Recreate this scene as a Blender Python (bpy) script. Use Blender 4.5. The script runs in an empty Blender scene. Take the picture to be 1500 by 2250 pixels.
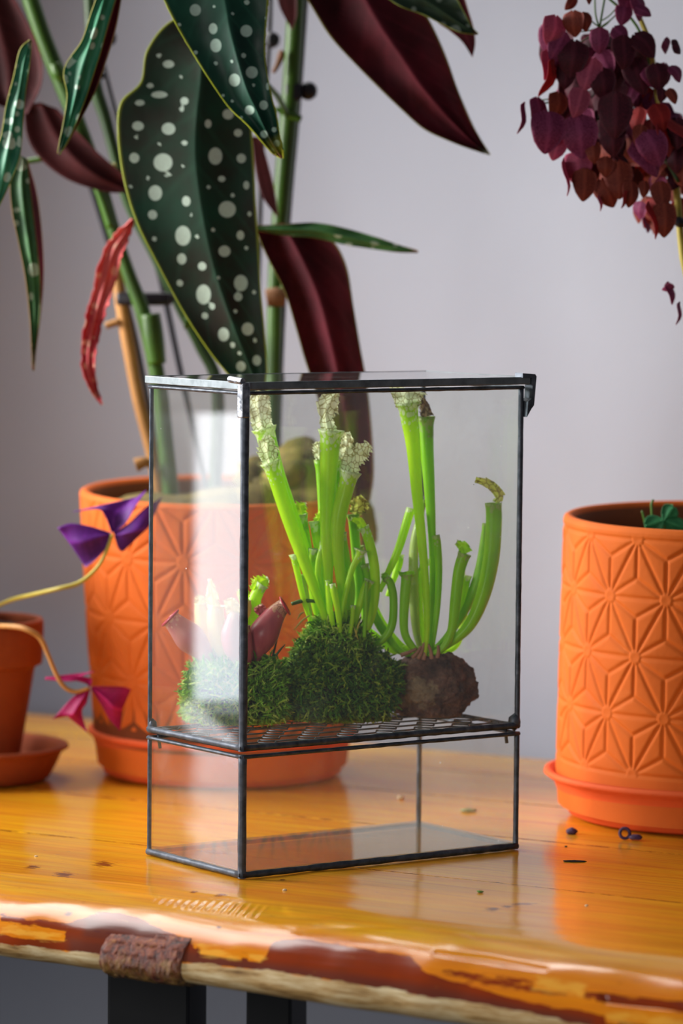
import bpy, bmesh, math, random
import numpy as np
from mathutils import Vector, Matrix, noise
rnd = random.Random(7)
nrs = np.random.RandomState(5)
scn = bpy.context.scene
C = scn.collection

# ------------------------------------------------------------------ camera
F = 8437.5                                   # focal length in pixels of a 1500 x 2250 frame (135 mm)
CAM = np.array([0.0595, -2.335, 0.4004]); PITCH = -0.07415; ROLL = 0.0089
_f = np.array([0, math.cos(PITCH), math.sin(PITCH)])
_r = np.array([1.0, 0, 0]); _u = np.cross(_r, _f)
RC = np.array([math.cos(ROLL)*_r + math.sin(ROLL)*_u, -math.sin(ROLL)*_r + math.cos(ROLL)*_u, _f])
cd = bpy.data.cameras.new('camera'); cam = bpy.data.objects.new('camera', cd); C.objects.link(cam)
cd.sensor_fit = 'HORIZONTAL'; cd.sensor_width = 24; cd.lens = 135
cd.clip_start = 0.05; cd.clip_end = 60
cam.matrix_world = Matrix([[RC[0][i], RC[1][i], -RC[2][i], CAM[i]] for i in range(3)] + [[0, 0, 0, 1]])
cd.dof.use_dof = True; cd.dof.focus_distance = 2.40; cd.dof.aperture_fstop = 5.6
scn.camera = cam

def at(px, py, Y):
    d = RC.T @ np.array([(px-750)/F, (1125-py)/F, 1.0])
    return CAM + d*((Y-CAM[1])/d[1])
def pz(px, py, z):
    d = RC.T @ np.array([(px-750)/F, (1125-py)/F, 1.0])
    return CAM + d*((z-CAM[2])/d[2])
def pxm(Y): return (Y-CAM[1])/F              # metres per pixel at depth Y
def project(P):
    q = (np.asarray(P)-CAM) @ RC.T
    return 750+F*q[..., 0]/q[..., 2], 1125-F*q[..., 1]/q[..., 2]

# ------------------------------------------------------------------ world, lights, exposure
w = bpy.data.worlds.new('world'); scn.world = w; w.use_nodes = True
w.node_tree.nodes['Background'].inputs[0].default_value = (0.62, 0.68, 0.80, 1)
w.node_tree.nodes['Background'].inputs[1].default_value = 0.13
WINDOW_STRENGTH = 6.5
def area(name, loc, target, sx, sy, power, col, spread=180):
    l = bpy.data.lights.new(name, 'AREA'); l.shape = 'RECTANGLE'; l.size = sx; l.size_y = sy; l.energy = power; l.color = col; l.spread = math.radians(spread)
    o = bpy.data.objects.new(name, l); C.objects.link(o); o.location = loc
    o.rotation_euler = (Vector(target)-Vector(loc)).to_track_quat('-Z', 'Y').to_euler()
    return o
area('added_top_light', (-0.36, 0.66, 0.92), (-0.12, -0.15, 0), 0.8, 0.42, 5.0, (1.0, 0.98, 0.96), 130)  # added area light out of frame, for the table-edge highlight and top fill
area('window_beam', (-0.94, 0.36, 0.56), (0.25, 0.33, 0.22), 0.45, 0.40, 6.0, (1.0, 0.98, 0.95), 70)
area('added_front_fill', (-1.0, -1.7, 0.45), (0.0, -0.12, -0.02), 0.5, 0.4, 1.5, (1.0, 0.97, 0.92), 60)  # added fill lamp aimed at the front table edge, no window behind it
scn.view_settings.view_transform = 'Standard'; scn.view_settings.look = 'None'
scn.view_settings.exposure = 0.0; scn.view_settings.gamma = 1.0; scn.view_settings.use_curve_mapping = False
scn.cycles.transparent_max_bounces = 40
scn.cycles.max_bounces = 10

# ------------------------------------------------------------------ helpers: materials
def lin(c):
    return tuple((x/12.92 if x <= 0.04045 else ((x+0.055)/1.055)**2.4) for x in [v/255 for v in c]) + (1,)
class NT:
    def __init__(s, name):
        s.m = bpy.data.materials.new(name); s.m.use_nodes = True; s.t = s.m.node_tree
        s.n = s.t.nodes; s.b = s.n.get('Principled BSDF'); s.out = s.n.get('Material Output')
    def add(s, typ, **kw):
        nd = s.n.new(typ)
        for k, v in kw.items():
            if k == 'ins':
                for a, b in v.items(): s.put(nd.inputs[a], b)
            else: setattr(nd, k, v)
        return nd
    def put(s, sock, v):
        if isinstance(v, bpy.types.NodeSocket): s.t.links.new(v, sock)
        else: sock.default_value = v
    def coord(s, which='Object', scale=(1, 1, 1), rot=(0, 0, 0), loc=(0, 0, 0)):
        tc = s.add('ShaderNodeTexCoord'); mp = s.add('ShaderNodeMapping')
        s.put(mp.inputs[0], tc.outputs[which]); mp.inputs['Scale'].default_value = scale
        mp.inputs['Rotation'].default_value = rot; mp.inputs['Location'].default_value = loc
        return mp.outputs[0]
    def noise(s, vec, scale, detail=4, rough=0.55, dist=0.0):
        return s.add('ShaderNodeTexNoise', ins={'Vector': vec, 'Scale': scale, 'Detail': detail, 'Roughness': rough, 'Distortion': dist}).outputs['Fac']
    def vor(s, vec, scale, feature='F1', rand=1.0, out='Distance'):
        nd = s.add('ShaderNodeTexVoronoi', feature=feature, ins={'Vector': vec, 'Scale': scale, 'Randomness': rand})
        return nd.outputs[out]
    def ramp(s, fac, stops):
        nd = s.add('ShaderNodeValToRGB'); s.put(nd.inputs[0], fac); e = nd.color_ramp.elements
        while len(e) < len(stops): e.new(0.5)
        for el, (p, c) in zip(e, stops): el.position = p; el.color = c if len(c) == 4 else tuple(c)+(1,)
        return nd.outputs[0]
    def rng(s, v, a, b, c=0.0, d=1.0):
        return s.add('ShaderNodeMapRange', ins={'Value': v, 'From Min': a, 'From Max': b, 'To Min': c, 'To Max': d}).outputs[0]
    def mix(s, fac, a, b):
        nd = s.add('ShaderNodeMix', data_type='RGBA'); s.put(nd.inputs[0], fac); s.put(nd.inputs[6], a); s.put(nd.inputs[7], b); return nd.outputs[2]
    def math(s, op, a, b=0.0, c=0.0):
        nd = s.add('ShaderNodeMath', operation=op); s.put(nd.inputs[0], a); s.put(nd.inputs[1], b); s.put(nd.inputs[2], c); return nd.outputs[0]
    def attr(s, name): return s.add('ShaderNodeAttribute', attribute_name=name).outputs['Fac']
    def bump(s, h, strength=0.3, dist=0.001):
        return s.add('ShaderNodeBump', ins={'Height': h, 'Strength': strength, 'Distance': dist}).outputs[0]
    def set(s, **kw):
        for k, v in kw.items(): s.put(s.b.inputs[k.replace('_', ' ')], v)
    def translucent(s, col, fac, nrm=None):
        tr = s.add('ShaderNodeBsdfTranslucent'); s.put(tr.inputs[0], col)
        mx = s.add('ShaderNodeMixShader'); s.put(mx.inputs[0], fac); s.t.links.new(s.b.outputs[0], mx.inputs[1]); s.t.links.new(tr.outputs[0], mx.inputs[2])
        s.t.links.new(mx.outputs[0], s.out.inputs[0])

M = {}
def simple(name, col, rough=0.6, metal=0.0, var=0.0, scale=60, bump=0.0, spec=0.5, coat=0.0):
    n = NT(name); c = lin(col)
    v = n.coord()
    if var:
        k = n.noise(v, scale)
        col2 = tuple(x*(1-var) for x in c[:3])+(1,); col3 = tuple(min(1, x*(1+var)) for x in c[:3])+(1,)
        n.set(Base_Color=n.ramp(k, [(0.3, col2), (0.7, col3)]))
    else: n.set(Base_Color=c)
    n.set(Roughness=rough, Metallic=metal, Specular_IOR_Level=spec, Coat_Weight=coat)
    if bump: n.set(Normal=n.bump(n.noise(v, scale*2, 6), bump))
    M[name] = n.m
    return n

def mat_wood():
    n = NT('varnished_wood')
    R30 = (0, 0, math.radians(30.5))
    def wc(which='Object', scale=(1, 1, 1), rot=None, loc=(0, 0, 0)):
        s_ = NT.coord(n, which, tuple(1/q for q in scale), (0, 0, -R30[2]), loc); n.n[-1].vector_type = 'TEXTURE'; return s_
    n.coord = wc   # grain runs along the planks
    v = n.coord('Object', scale=(1.6, 16, 16)); vf = n.coord('Object', scale=(4, 110, 110)); vo = n.coord()
    oi = n.add('ShaderNodeObjectInfo').outputs['Random']
    g = n.noise(v, 3.0, 5, 0.6, 1.2); gf = n.noise(vf, 2.0, 3, 0.6, 0.4)
    base = n.ramp(g, [(0.25, lin((222, 126, 0))), (0.45, lin((252, 172, 0))), (0.6, lin((255, 192, 4))), (0.8, lin((246, 164, 8)))])
    base = n.mix(n.rng(gf, 0.46, 0.70, 0, 0.6), base, lin((176, 84, 8)))
    gs = n.noise(n.coord('Object', scale=(2.2, 260, 260)), 2.0, 2, 0.6, 0.3)
    base = n.mix(n.rng(gs, 0.55, 0.72, 0, 0.35), base, lin((250, 200, 90)))
    base = n.mix(n.rng(oi, 0, 1, 0.0, 0.5), base, lin((196, 128, 52)))
    big = n.noise(n.coord('Object', scale=(2.5, 9, 9)), 1.5, 3)
    base = n.mix(n.rng(big, 0.56, 0.75, 0, 0.45), base, lin((170, 86, 14)))
    base = n.mix(n.math('MULTIPLY', n.attr('edge'), 0.55), base, lin((226, 104, 10)))
    # knots and scars
    k = n.attr('knot'); kn = n.math('ADD', k, n.rng(n.noise(n.coord('Object', rot=(0, 0, math.radians(30.5)), scale=(1, 5, 5)), 90, 5, 0.7), 0.3, 0.7, -0.6, 0.5))
    base = n.mix(n.rng(kn, 0.28, 0.75, 0, 0.9), base, lin((104, 44, 18)))
    # red-brown stain on the edge and bare pale wood beneath
    nz = n.noise(n.coord('Object', scale=(1, 4, 4)), 60, 5)
    st = n.math('ADD', n.attr('stain'), n.rng(nz, 0.3, 0.7, -0.3, 0.3))
    stcol = n.mix(n.noise(vo, 25, 4), lin((158, 48, 10)), lin((88, 30, 26)))
    stcol = n.mix(n.rng(n.attr('deep'), 0, 1, 0, 1), stcol, lin((92, 40, 40)))
    base = n.mix(n.rng(st, 0.42, 0.58, 0, 0.93), base, stcol)
    pl = n.math('ADD', n.attr('pale'), n.rng(nz, 0.3, 0.7, -0.3, 0.3))
    plc = n.ramp(n.noise(n.coord('Object', scale=(4, 40, 40)), 5, 6, 0.7), [(0.32, lin((104, 70, 34))), (0.46, lin((182, 146, 92))), (0.68, lin((232, 214, 172)))])
    pf = n.rng(pl, 0.42, 0.58, 0, 1)
    base = n.mix(pf, base, plc)
    lt = n.math('ADD', n.attr('light'), n.rng(nz, 0.3, 0.7, -0.5, 0.4))
    base = n.mix(n.rng(lt, 0.35, 0.75, 0, 0.5), base, lin((255, 196, 80)))
    n.set(Base_Color=base, Roughness=n.math('ADD', n.rng(gf, 0.3, 0.7, 0.12, 0.22), n.math('MULTIPLY', pf, 0.4)))
    n.set(Coat_Weight=n.rng(pf, 0, 1, 0.28, 0), Coat_Roughness=0.12, Specular_IOR_Level=0.22)
    h = n.math('ADD', n.math('MULTIPLY', gf, 0.4), n.noise(n.coord('Object', scale=(6, 20, 20)), 6, 3))
    n.set(Normal=n.bump(h, 0.12, 0.001)); n.b.inputs['Coat Normal'].default_value = (0, 0, 0)
    n.put(n.b.inputs['Coat Normal'], n.bump(h, 0.05, 0.001))
    M['wood'] = n.m
mat_wood()

def mat_bark():
    n = NT('stained_bark'); v = n.coord(); vs = n.coord('Object', scale=(60, 60, 12))
    k = n.noise(v, 90, 6, 0.7); s = n.noise(vs, 6, 5, 0.7)
    c = n.ramp(n.math('ADD', n.math('MULTIPLY', k, 0.5), n.math('MULTIPLY', s, 0.5)), [(0.38, lin((34, 16, 12))), (0.47, lin((112, 44, 28))), (0.55, lin((160, 74, 40))), (0.66, lin((206, 130, 60)))])
    low = n.rng(n.math('ADD', n.attr('low'), n.rng(k, 0.3, 0.7, -0.3, 0.3)), 0.25, 0.6)
    c = n.mix(low, c, n.ramp(k, [(0.35, lin((70, 46, 22))), (0.6, lin((150, 110, 50)))]))
    n.set(Base_Color=c, Roughness=0.5, Coat_Weight=0.1, Coat_Roughness=0.3, Normal=n.bump(n.math('ADD', k, s), 1.0, 0.0025))
    M['bark'] = n.m
mat_bark()

def mat_terracotta(name, a, b, rough=0.75):
    n = NT(name); v = n.coord()
    k = n.noise(v, 14, 5); f = n.noise(v, 320, 3)
    c = n.ramp(k, [(0.3, lin(a)), (0.7, lin(b))])
    stain = n.noise(v, 30, 5)
    c = n.mix(n.rng(stain, 0.6, 0.8, 0, 0.2), c, lin((225, 140, 80)))
    n.set(Base_Color=c, Roughness=rough, Normal=n.bump(f, 0.25, 0.0008), Specular_IOR_Level=0.35)
    M[name] = n.m
mat_terracotta('terracotta', (196, 88, 14), (216, 102, 20))
mat_terracotta('terracotta_dark', (132, 58, 26), (152, 72, 34))
mat_terracotta('saucer_terracotta', (214, 84, 36), (232, 98, 44))
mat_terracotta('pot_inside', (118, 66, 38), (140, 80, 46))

def mat_wall():
    n = NT('grey_plaster'); v = n.coord()
    c = n.ramp(n.noise(v, 2.2, 3), [(0.3, lin((170, 174, 188))), (0.7, lin((180, 184, 196)))])
    n.set(Base_Color=c, Roughness=0.85, Normal=n.bump(n.noise(v, 60, 5), 0.15, 0.002)); M['wall'] = n.m
mat_wall()
simple('floor_paint', (96, 98, 104), 0.7, var=0.15, scale=6)
simple('black_steel', (20, 21, 24), 0.45, var=0.2, scale=40)
def mat_came():
    n = NT('patinated_lead'); v = n.coord()
    k = n.noise(v, 160, 5); 
    n.set(Base_Color=n.ramp(k, [(0.3, lin((50, 56, 64))), (0.55, lin((76, 82, 92))), (0.8, lin((104, 110, 120)))]), Metallic=0.6,
          Roughness=n.rng(n.noise(v, 60, 4), 0.3, 0.7, 0.38, 0.6), Normal=n.bump(k, 0.25, 0.0006))
    M['came'] = n.m
    n = NT('solder'); v = n.coord(); k = n.noise(v, 220, 4)
    n.set(Base_Color=n.ramp(k, [(0.35, lin((90, 94, 100))), (0.7, lin((178, 180, 186)))]), Metallic=0.9, Roughness=0.28, Normal=n.bump(k, 0.5, 0.0012))
    M['solder'] = n.m
    n = NT('lid_came'); v = n.coord(); k = n.noise(v, 120, 4)
    n.set(Base_Color=n.ramp(k, [(0.3, lin((92, 100, 104))), (0.7, lin((124, 132, 136)))]), Metallic=0.7, Roughness=0.42, Normal=n.bump(k, 0.15, 0.0006))
    M['lid_came'] = n.m
mat_came()

def mat_glass(name, tint, film=0.02):
    n = NT(name); n.n.remove(n.b)
    tr = n.add('ShaderNodeBsdfTransparent'); tr.inputs[0].default_value = tint
    gl = n.add('ShaderNodeBsdfGlossy'); gl.inputs['Roughness'].default_value = 0.015; gl.inputs['Color'].default_value = (1, 1, 1, 1)
    lw = n.add('ShaderNodeLayerWeight'); lw.inputs['Blend'].default_value = 0.5
    fr = n.math('ADD', n.math('MULTIPLY', n.math('POWER', lw.outputs['Facing'], 5.0), 0.957), 0.043)   # Fresnel reflectance of window glass
    mx = n.add('ShaderNodeMixShader'); n.put(mx.inputs[0], fr); n.put(mx.inputs[1], tr.outputs[0]); n.put(mx.inputs[2], gl.outputs[0])
    df = n.add('ShaderNodeBsdfDiffuse'); df.inputs[0].default_value = (0.85, 0.88, 0.85, 1)
    v = n.coord()
    sp = n.vor(v, 55); cs = n.add('ShaderNodeTexVoronoi', ins={'Vector': v, 'Scale': 55.0}); rn = n.add('ShaderNodeSeparateColor'); n.put(rn.inputs[0], cs.outputs['Color'])
    spot = n.math('MULTIPLY', n.math('LESS_THAN', sp, 0.028), n.math('GREATER_THAN', rn.outputs[0], 0.82))
    smear = n.rng(n.noise(n.coord('Object', scale=(1, 1, 0.5)), 22, 6, 0.7, 1.5), 0.52, 0.78, 0, film*3)
    fac = n.math('MAXIMUM', n.math('MULTIPLY', spot, 0.8), n.math('ADD', smear, film))
    m2 = n.add('ShaderNodeMixShader'); n.put(m2.inputs[0], fac); n.put(m2.inputs[1], mx.outputs[0]); n.put(m2.inputs[2], df.outputs[0])
    n.t.links.new(m2.outputs[0], n.out.inputs[0]); M[name] = n.m
mat_glass('clear_glass', (0.975, 0.985, 0.975, 1), 0.012)
mat_glass('base_glass', (0.86, 0.87, 0.82, 1), 0.03)
mat_glass('lid_glass', (0.93, 0.955, 0.94, 1), 0.012)

def mat_leaf(name, dark, light, spots=None, rough=0.35, edge=None, trans=0.12, vscale=0, sth=0.28, tip=None):
    """dark/light: the blade's own mottling; attribute 'spot' holds 1 inside a pale spot, 'rim' 1 on the margin"""
    n = NT(name); v = n.coord()
    k = n.noise(v, 26, 4)
    c = n.ramp(k, [(0.32, lin(dark)), (0.68, lin(light))])
    vein = n.attr('vein'); c = n.mix(n.math('MULTIPLY', vein, 0.5), c, tuple(min(1, q*1.5+0.01) for q in lin(light)[:3])+(1,))
    if spots:
        if vscale:
            vo = n.add('ShaderNodeTexVoronoi', ins={'Vector': v, 'Scale': float(vscale)}); sc = n.add('ShaderNodeSeparateColor'); n.put(sc.inputs[0], vo.outputs['Color'])
            thr = n.rng(sc.outputs[0], 0.25, 1, 0.02, sth)
            s = n.rng(n.math('SUBTRACT', thr, vo.outputs['Distance']), 0, 0.06)
        else: s = n.rng(n.attr('spot'), 0.0, 0.12)
        sc = n.mix(n.noise(v, 400, 2), lin(spots), tuple(x*0.75 for x in lin(spots)[:3])+(1,))
        c = n.mix(s, c, sc)
    if edge: c = n.mix(n.rng(n.attr('rim'), 0.95, 1.0, 0, 1), c, lin(edge))
    if tip: c = n.mix(n.rng(n.math('ADD', n.attr('t'), n.rng(k, 0.3, 0.7, -0.04, 0.04)), 0.87, 0.97), c, lin(tip))
    n.set(Base_Color=c, Roughness=rough+0.1, Specular_IOR_Level=0.3, Normal=n.bump(n.noise(v, 150, 3), 0.2, 0.001))
    n.translucent(c, trans); M[name] = n.m
mat_leaf('spotted_leaf', (34, 30, 18), (16, 60, 40), (196, 216, 200), 0.42, (150, 160, 40))
mat_leaf('spotted_leaf_front', (14, 48, 38), (28, 82, 62), (190, 220, 204), 0.34, (160, 170, 40), tip=(190, 190, 50))
mat_leaf('spotted_leaf_pale', (30, 104, 78), (70, 150, 110), (200, 232, 210), 0.35, (150, 150, 60), 0.2, 120, 0.62)
mat_leaf('spotted_leaf_side', (44, 84, 52), (70, 120, 62), (180, 200, 170), 0.4, (130, 100, 50), 0.2, 110, 0.62)
mat_leaf('spotted_leaf_dark', (26, 44, 34), (44, 66, 42), (150, 168, 150), 0.4, (120, 130, 50), 0.15, 80, 0.6)
mat_leaf('red_underside', (58, 12, 20), (98, 22, 38), None, 0.65, (120, 110, 50), 0.25)
mat_leaf('dark_red_underside', (58, 18, 20), (84, 28, 30), None, 0.55, None, 0.2)
mat_leaf('new_pink_leaf', (176, 44, 60), (214, 110, 104), (230, 160, 140), 0.4, None, 0.3, 150, 0.6)
mat_leaf('violet_leaflet', (74, 26, 104), (118, 34, 150), None, 0.45, None, 0.3)
mat_leaf('magenta_leaflet', (130, 8, 62), (190, 24, 110), None, 0.45, None, 0.35)
mat_leaf('leaflet_wine', (104, 26, 62), (150, 64, 104), None, 0.5, (150, 50, 84), 0.22)
mat_leaf('leaflet_dark', (54, 12, 26), (92, 26, 44), None, 0.5, (110, 40, 54), 0.22)
mat_leaf('leaflet_rust', (110, 36, 30), (146, 66, 48), None, 0.5, (160, 70, 60), 0.25)
mat_leaf('leaflet_red', (150, 30, 40), (176, 56, 50), None, 0.5, (180, 60, 70), 0.4)
mat_leaf('leaflet_pink', (160, 62, 92), (190, 96, 124), None, 0.5, (190, 70, 100), 0.3)
mat_leaf('green_leaflet', (36, 110, 74), (66, 146, 92), None, 0.4, None, 0.3)
simple('stem_green', (54, 90, 8), 0.45, var=0.35, scale=18)
simple('stem_dark_green', (36, 66, 14), 0.45, var=0.4, scale=18)
simple('stalk_tan', (168, 116, 56), 0.6, var=0.25, scale=30)
simple('stalk_yellow', (176, 160, 60), 0.5, var=0.2, scale=30)
simple('node_brown', (110, 70, 34), 0.7, var=0.3, scale=60)
simple('plastic_black', (26, 22, 30), 0.4)
simple('rod_black', (30, 28, 36), 0.4)
simple('soil', (46, 32, 24), 0.95, var=0.5, scale=120, bump=0.8)
simple('soil_moss', (112, 96, 46), 0.95, var=0.6, scale=45, bump=0.8)
simple('petal_purple', (70, 40, 74), 0.6, var=0.4, scale=300)
simple('crumb_pale', (220, 200, 170), 0.7)
simple('crumb_green', (90, 130, 40), 0.7)
simple('scrap_grey_green', (140, 146, 100), 0.7, var=0.3, scale=200)
simple('blind_tape', (180, 180, 180), 0.8)

def mat_pitcher(name, body, body2, net, cell, trans=0.4, start=0.8, cellscale=380):
    n = NT(name); v = n.coord('Object', scale=(1, 1, 0.75))
    t = n.attr('t')
    k = n.noise(n.coord('Object', scale=(1, 1, 0.2)), 120, 3)
    c = n.ramp(k, [(0.3, lin(body)), (0.7, lin(body2))])
    e = n.add('ShaderNodeTexVoronoi', feature='DISTANCE_TO_EDGE', ins={'Vector': v, 'Scale': float(cellscale)}).outputs['Distance']
    f = n.add('ShaderNodeTexVoronoi', ins={'Vector': v, 'Scale': float(cellscale)}).outputs['Distance']
    netc = n.mix(n.rng(e, 0.0, 0.10), lin(net), lin(cell))
    vis = n.rng(t, start, min(1.0, start+0.16))
    dots = n.rng(n.math('SUBTRACT', n.math('MULTIPLY', vis, 0.75), f), -0.02, 0.06)
    patt = n.mix(dots, c, lin(cell)); patt = n.mix(n.rng(t, start+0.1, min(1.6, start+0.22)), patt, netc)
    n.set(Base_Color=patt, Roughness=0.35, Specular_IOR_Level=0.45)
    n.translucent(patt, trans); M[name] = n.m
mat_pitcher('pitcher_green', (186, 236, 10), (214, 248, 44), (130, 140, 30), (232, 244, 200), 0.5, start=0.84)
mat_pitcher('pitcher_deep', (140, 206, 14), (172, 226, 40), (90, 96, 24), (180, 200, 110), start=0.86)
mat_pitcher('pitcher_stripe', (150, 180, 90), (200, 214, 160), (90, 96, 24), (180, 200, 110), start=1.2)
mat_pitcher('hood_net', (200, 226, 160), (226, 238, 200), (150, 140, 50), (244, 252, 214), 0.6, -0.5, 330)
mat_pitcher('hood_yellow', (196, 190, 40), (216, 206, 70), (120, 100, 30), (206, 214, 100), 0.5, -0.5, 260)
mat_pitcher('hood_brown', (96, 72, 50), (120, 92, 60), (70, 46, 40), (140, 116, 84), 0.4, -0.5, 300)
mat_pitcher('urn_purple', (166, 66, 80), (196, 104, 106), (110, 30, 44), (200, 150, 120), 0.35, 0.72, 420)
mat_pitcher('urn_pink', (204, 120, 130), (226, 160, 150), (170, 60, 80), (232, 190, 170), 0.4, 0.8, 420)
mat_pitcher('urn_cream', (226, 190, 130), (236, 214, 150), (200, 110, 90), (240, 226, 180), 0.45, 0.85, 420)
simple('lip_crimson', (176, 20, 52), 0.3)
simple('root_tan', (150, 104, 80), 0.7, var=0.3, scale=100)
def mat_moss(name, a, b, c3):
    n = NT(name); 
    r = n.attr('rnd'); c = n.ramp(r, [(0.0, lin(a)), (0.55, lin(b)), (1.0, lin(c3))])
    n.set(Base_Color=c, Roughness=0.55); n.translucent(c, 0.35); M[name] = n.m
mat_moss('moss_strand', (84, 140, 16), (140, 196, 34), (214, 226, 110))
mat_moss('moss_strand_dark', (48, 88, 12), (92, 152, 22), (176, 194, 60))
simple('moss_core', (30, 34, 14), 1.0, var=0.5, scale=120, bump=0.6)
def mat_rock():
    n = NT('lava_rock'); v = n.coord(); k = n.noise(v, 90, 6, 0.7)
    c = n.ramp(k, [(0.35, lin((50, 32, 28))), (0.55, lin((96, 64, 52))), (0.75, lin((140, 100, 82)))])
    p = n.math('ADD', n.attr('patch'), n.rng(n.noise(v, 140, 5), 0.3, 0.7, -0.3, 0.3))
    c = n.mix(n.rng(p, 0.4, 0.6, 0, 0.85), c, n.ramp(k, [(0.35, lin((96, 76, 58))), (0.65, lin((150, 126, 98)))]))
    n.set(Base_Color=c, Roughness=0.85, Normal=n.bump(n.math('SUBTRACT', k, n.rng(n.vor(v, 260), 0, 0.35, 0.5, 0)), 0.9, 0.003)); M['rock'] = n.m
mat_rock()

# ------------------------------------------------------------------ helpers: objects
def tagp(o, label=None, cat=None, group=None, kind=None):
    for k, v in (('label', label), ('category', cat), ('group', group), ('kind', kind)):
        if v: o[k] = v
    return o
def thing(name, loc, label, cat, group=None):
    o = bpy.data.objects.new(name, None); C.objects.link(o); o.location = Vector(loc); o.empty_display_size = 0.02
    return tagp(o, label, cat, group)
def setparent(o, parent):
    if parent is None: return o
    o.parent = parent
    if parent.type == 'EMPTY': o.matrix_parent_inverse = Matrix.Translation(-Vector(parent.location))
    return o
def mesh(name, V, Fc, mats, parent=None, smooth=True, attrs=None, mi=None, label=None, kind=None):
    """one mesh object; vertices in world coordinates"""
    me = bpy.data.meshes.new(name)
    V = [tuple(map(float, p)) for p in V]
    me.from_pydata(V, [], [tuple(int(i) for i in f) for f in Fc])
    for m in (mats if isinstance(mats, (list, tuple)) else [mats]): me.materials.append(M[m] if isinstance(m, str) else m)
    if attrs:
        for k, a in attrs.items():
            at_ = me.attributes.new(k, 'FLOAT', 'POINT'); at_.data.foreach_set('value', np.asarray(a, dtype=np.float32).ravel())
    if mi is not None: me.polygons.foreach_set('material_index', np.asarray(mi, dtype=np.int32))
    if smooth: me.polygons.foreach_set('use_smooth', [True]*len(me.polygons))
    me.update()
    o = bpy.data.objects.new(name, me); C.objects.link(o); setparent(o, parent)
    return tagp(o, label, kind=kind)
class MB:
    """collects shapes in a mesh"""
    def __init__(s): s.V = []; s.F = []
    def add(s, V, Fc):
        n = len(s.V); s.V += [tuple(p) for p in V]; s.F += [tuple(i+n for i in f) for f in Fc]; return s
    def box(s, o, ax, ay, az, bev=0.0):
        """box with corner o and edge vectors; slightly chamfered when bev"""
        o, ax, ay, az = map(np.array, (o, ax, ay, az))
        if not bev:
            V = [o+i*ax+j*ay+k*az for k in (0, 1) for j in (0, 1) for i in (0, 1)]
            return s.add(V, [(0, 2, 3, 1), (4, 5, 7, 6), (0, 1, 5, 4), (2, 6, 7, 3), (0, 4, 6, 2), (1, 3, 7, 5)])
        bm = bmesh.new(); bmesh.ops.create_cube(bm, size=1)
        L = [np.linalg.norm(a) for a in (ax, ay, az)]; un = [a/l for a, l in zip((ax, ay, az), L)]
        for v in bm.verts: v.co = Vector(((v.co.x+.5)*L[0], (v.co.y+.5)*L[1], (v.co.z+.5)*L[2]))
        bmesh.ops.bevel(bm, geom=bm.edges[:], offset=min(bev, min(L)*.45), segments=2, profile=0.5, affect='EDGES')
        bm.verts.index_update()
        V = [o+v.co.x*un[0]+v.co.y*un[1]+v.co.z*un[2] for v in bm.verts]; Fc = [[v.index for v in f.verts] for f in bm.faces]
        bm.free(); return s.add(V, Fc)
    def tube(s, pts, rad, n=10, cap=True):
        V, Fc = tube_mesh(np.array(pts), rad if hasattr(rad, '__len__') else [rad]*len(pts), n, cap); return s.add(V, Fc)
    def ball(s, c, r, sq=(1, 1, 1), sub=2, rough=0.0, seed=0):
        bm = bmesh.new(); bmesh.ops.create_icosphere(bm, subdivisions=sub, radius=1); bm.verts.index_update(); V = []
        for v in bm.verts:
            k = 1+rough*noise.noise(v.co*2.2+Vector((seed, seed*1.7, 3))); V.append((c[0]+v.co.x*r*sq[0]*k, c[1]+v.co.y*r*sq[1]*k, c[2]+v.co.z*r*sq[2]*k))
        Fc = [[v.index for v in f.verts] for f in bm.faces]; bm.free(); return s.add(V, Fc)
    def build(s, name, mat, parent=None, smooth=False, **kw): return mesh(name, s.V, s.F, mat, parent, smooth, **kw)
def frames(P):
    P = np.asarray(P, float); T = np.gradient(P, axis=0); T /= np.linalg.norm(T, axis=1)[:, None]+1e-12
    a = np.array([0, 0, 1.0]) if abs(T[0][2]) < 0.8 else np.array([0, 1.0, 0])
    N = []; n = np.cross(T[0], a); n /= np.linalg.norm(n)
    for t in T:
        n = n-t*np.dot(n, t); n /= np.linalg.norm(n)+1e-12; N.append(n)
    N = np.array(N); return T, N, np.cross(T, N)
def tube_mesh(P, R, n=10, cap=True):
    T, N, B = frames(P); V = []; Fc = []
    for p, nn, b, r in zip(P, N, B, R):
        for k in range(n):
            a = 2*math.pi*k/n; V.append(p+nn*math.cos(a)*r+b*math.sin(a)*r)
    m = len(P)
    for i in range(m-1):
        for k in range(n):
            k2 = (k+1) % n; Fc.append((i*n+k, i*n+k2, (i+1)*n+k2, (i+1)*n+k))
    if cap: Fc.append(tuple(range(n))[::-1]); Fc.append(tuple((m-1)*n+k for k in range(n)))
    return V, Fc
def cr(pts, m):
    """Catmull-Rom resample to m points"""
    P = np.asarray(pts, float)
    if len(P) == 2: return P[0]+(P[1]-P[0])*np.linspace(0, 1, m)[:, None]
    Q = np.vstack([2*P[0]-P[1], P, 2*P[-1]-P[-2]]); out = []
    d = np.r_[0, np.cumsum(np.linalg.norm(np.diff(P[:, :2], axis=0), axis=1)+1e-9)]; d /= d[-1]
    for u in np.linspace(0, 1, m):
        i = min(len(P)-2, int(np.searchsorted(d, u, side='right')-1)); i = max(0, i)
        t = (u-d[i])/(d[i+1]-d[i]); a, b, c, e = Q[i], Q[i+1], Q[i+2], Q[i+3]
        out.append(0.5*((2*b)+(-a+c)*t+(2*a-5*b+4*c-e)*t*t+(-a+3*b-3*c+e)*t**3))
    return np.array(out)
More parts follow.
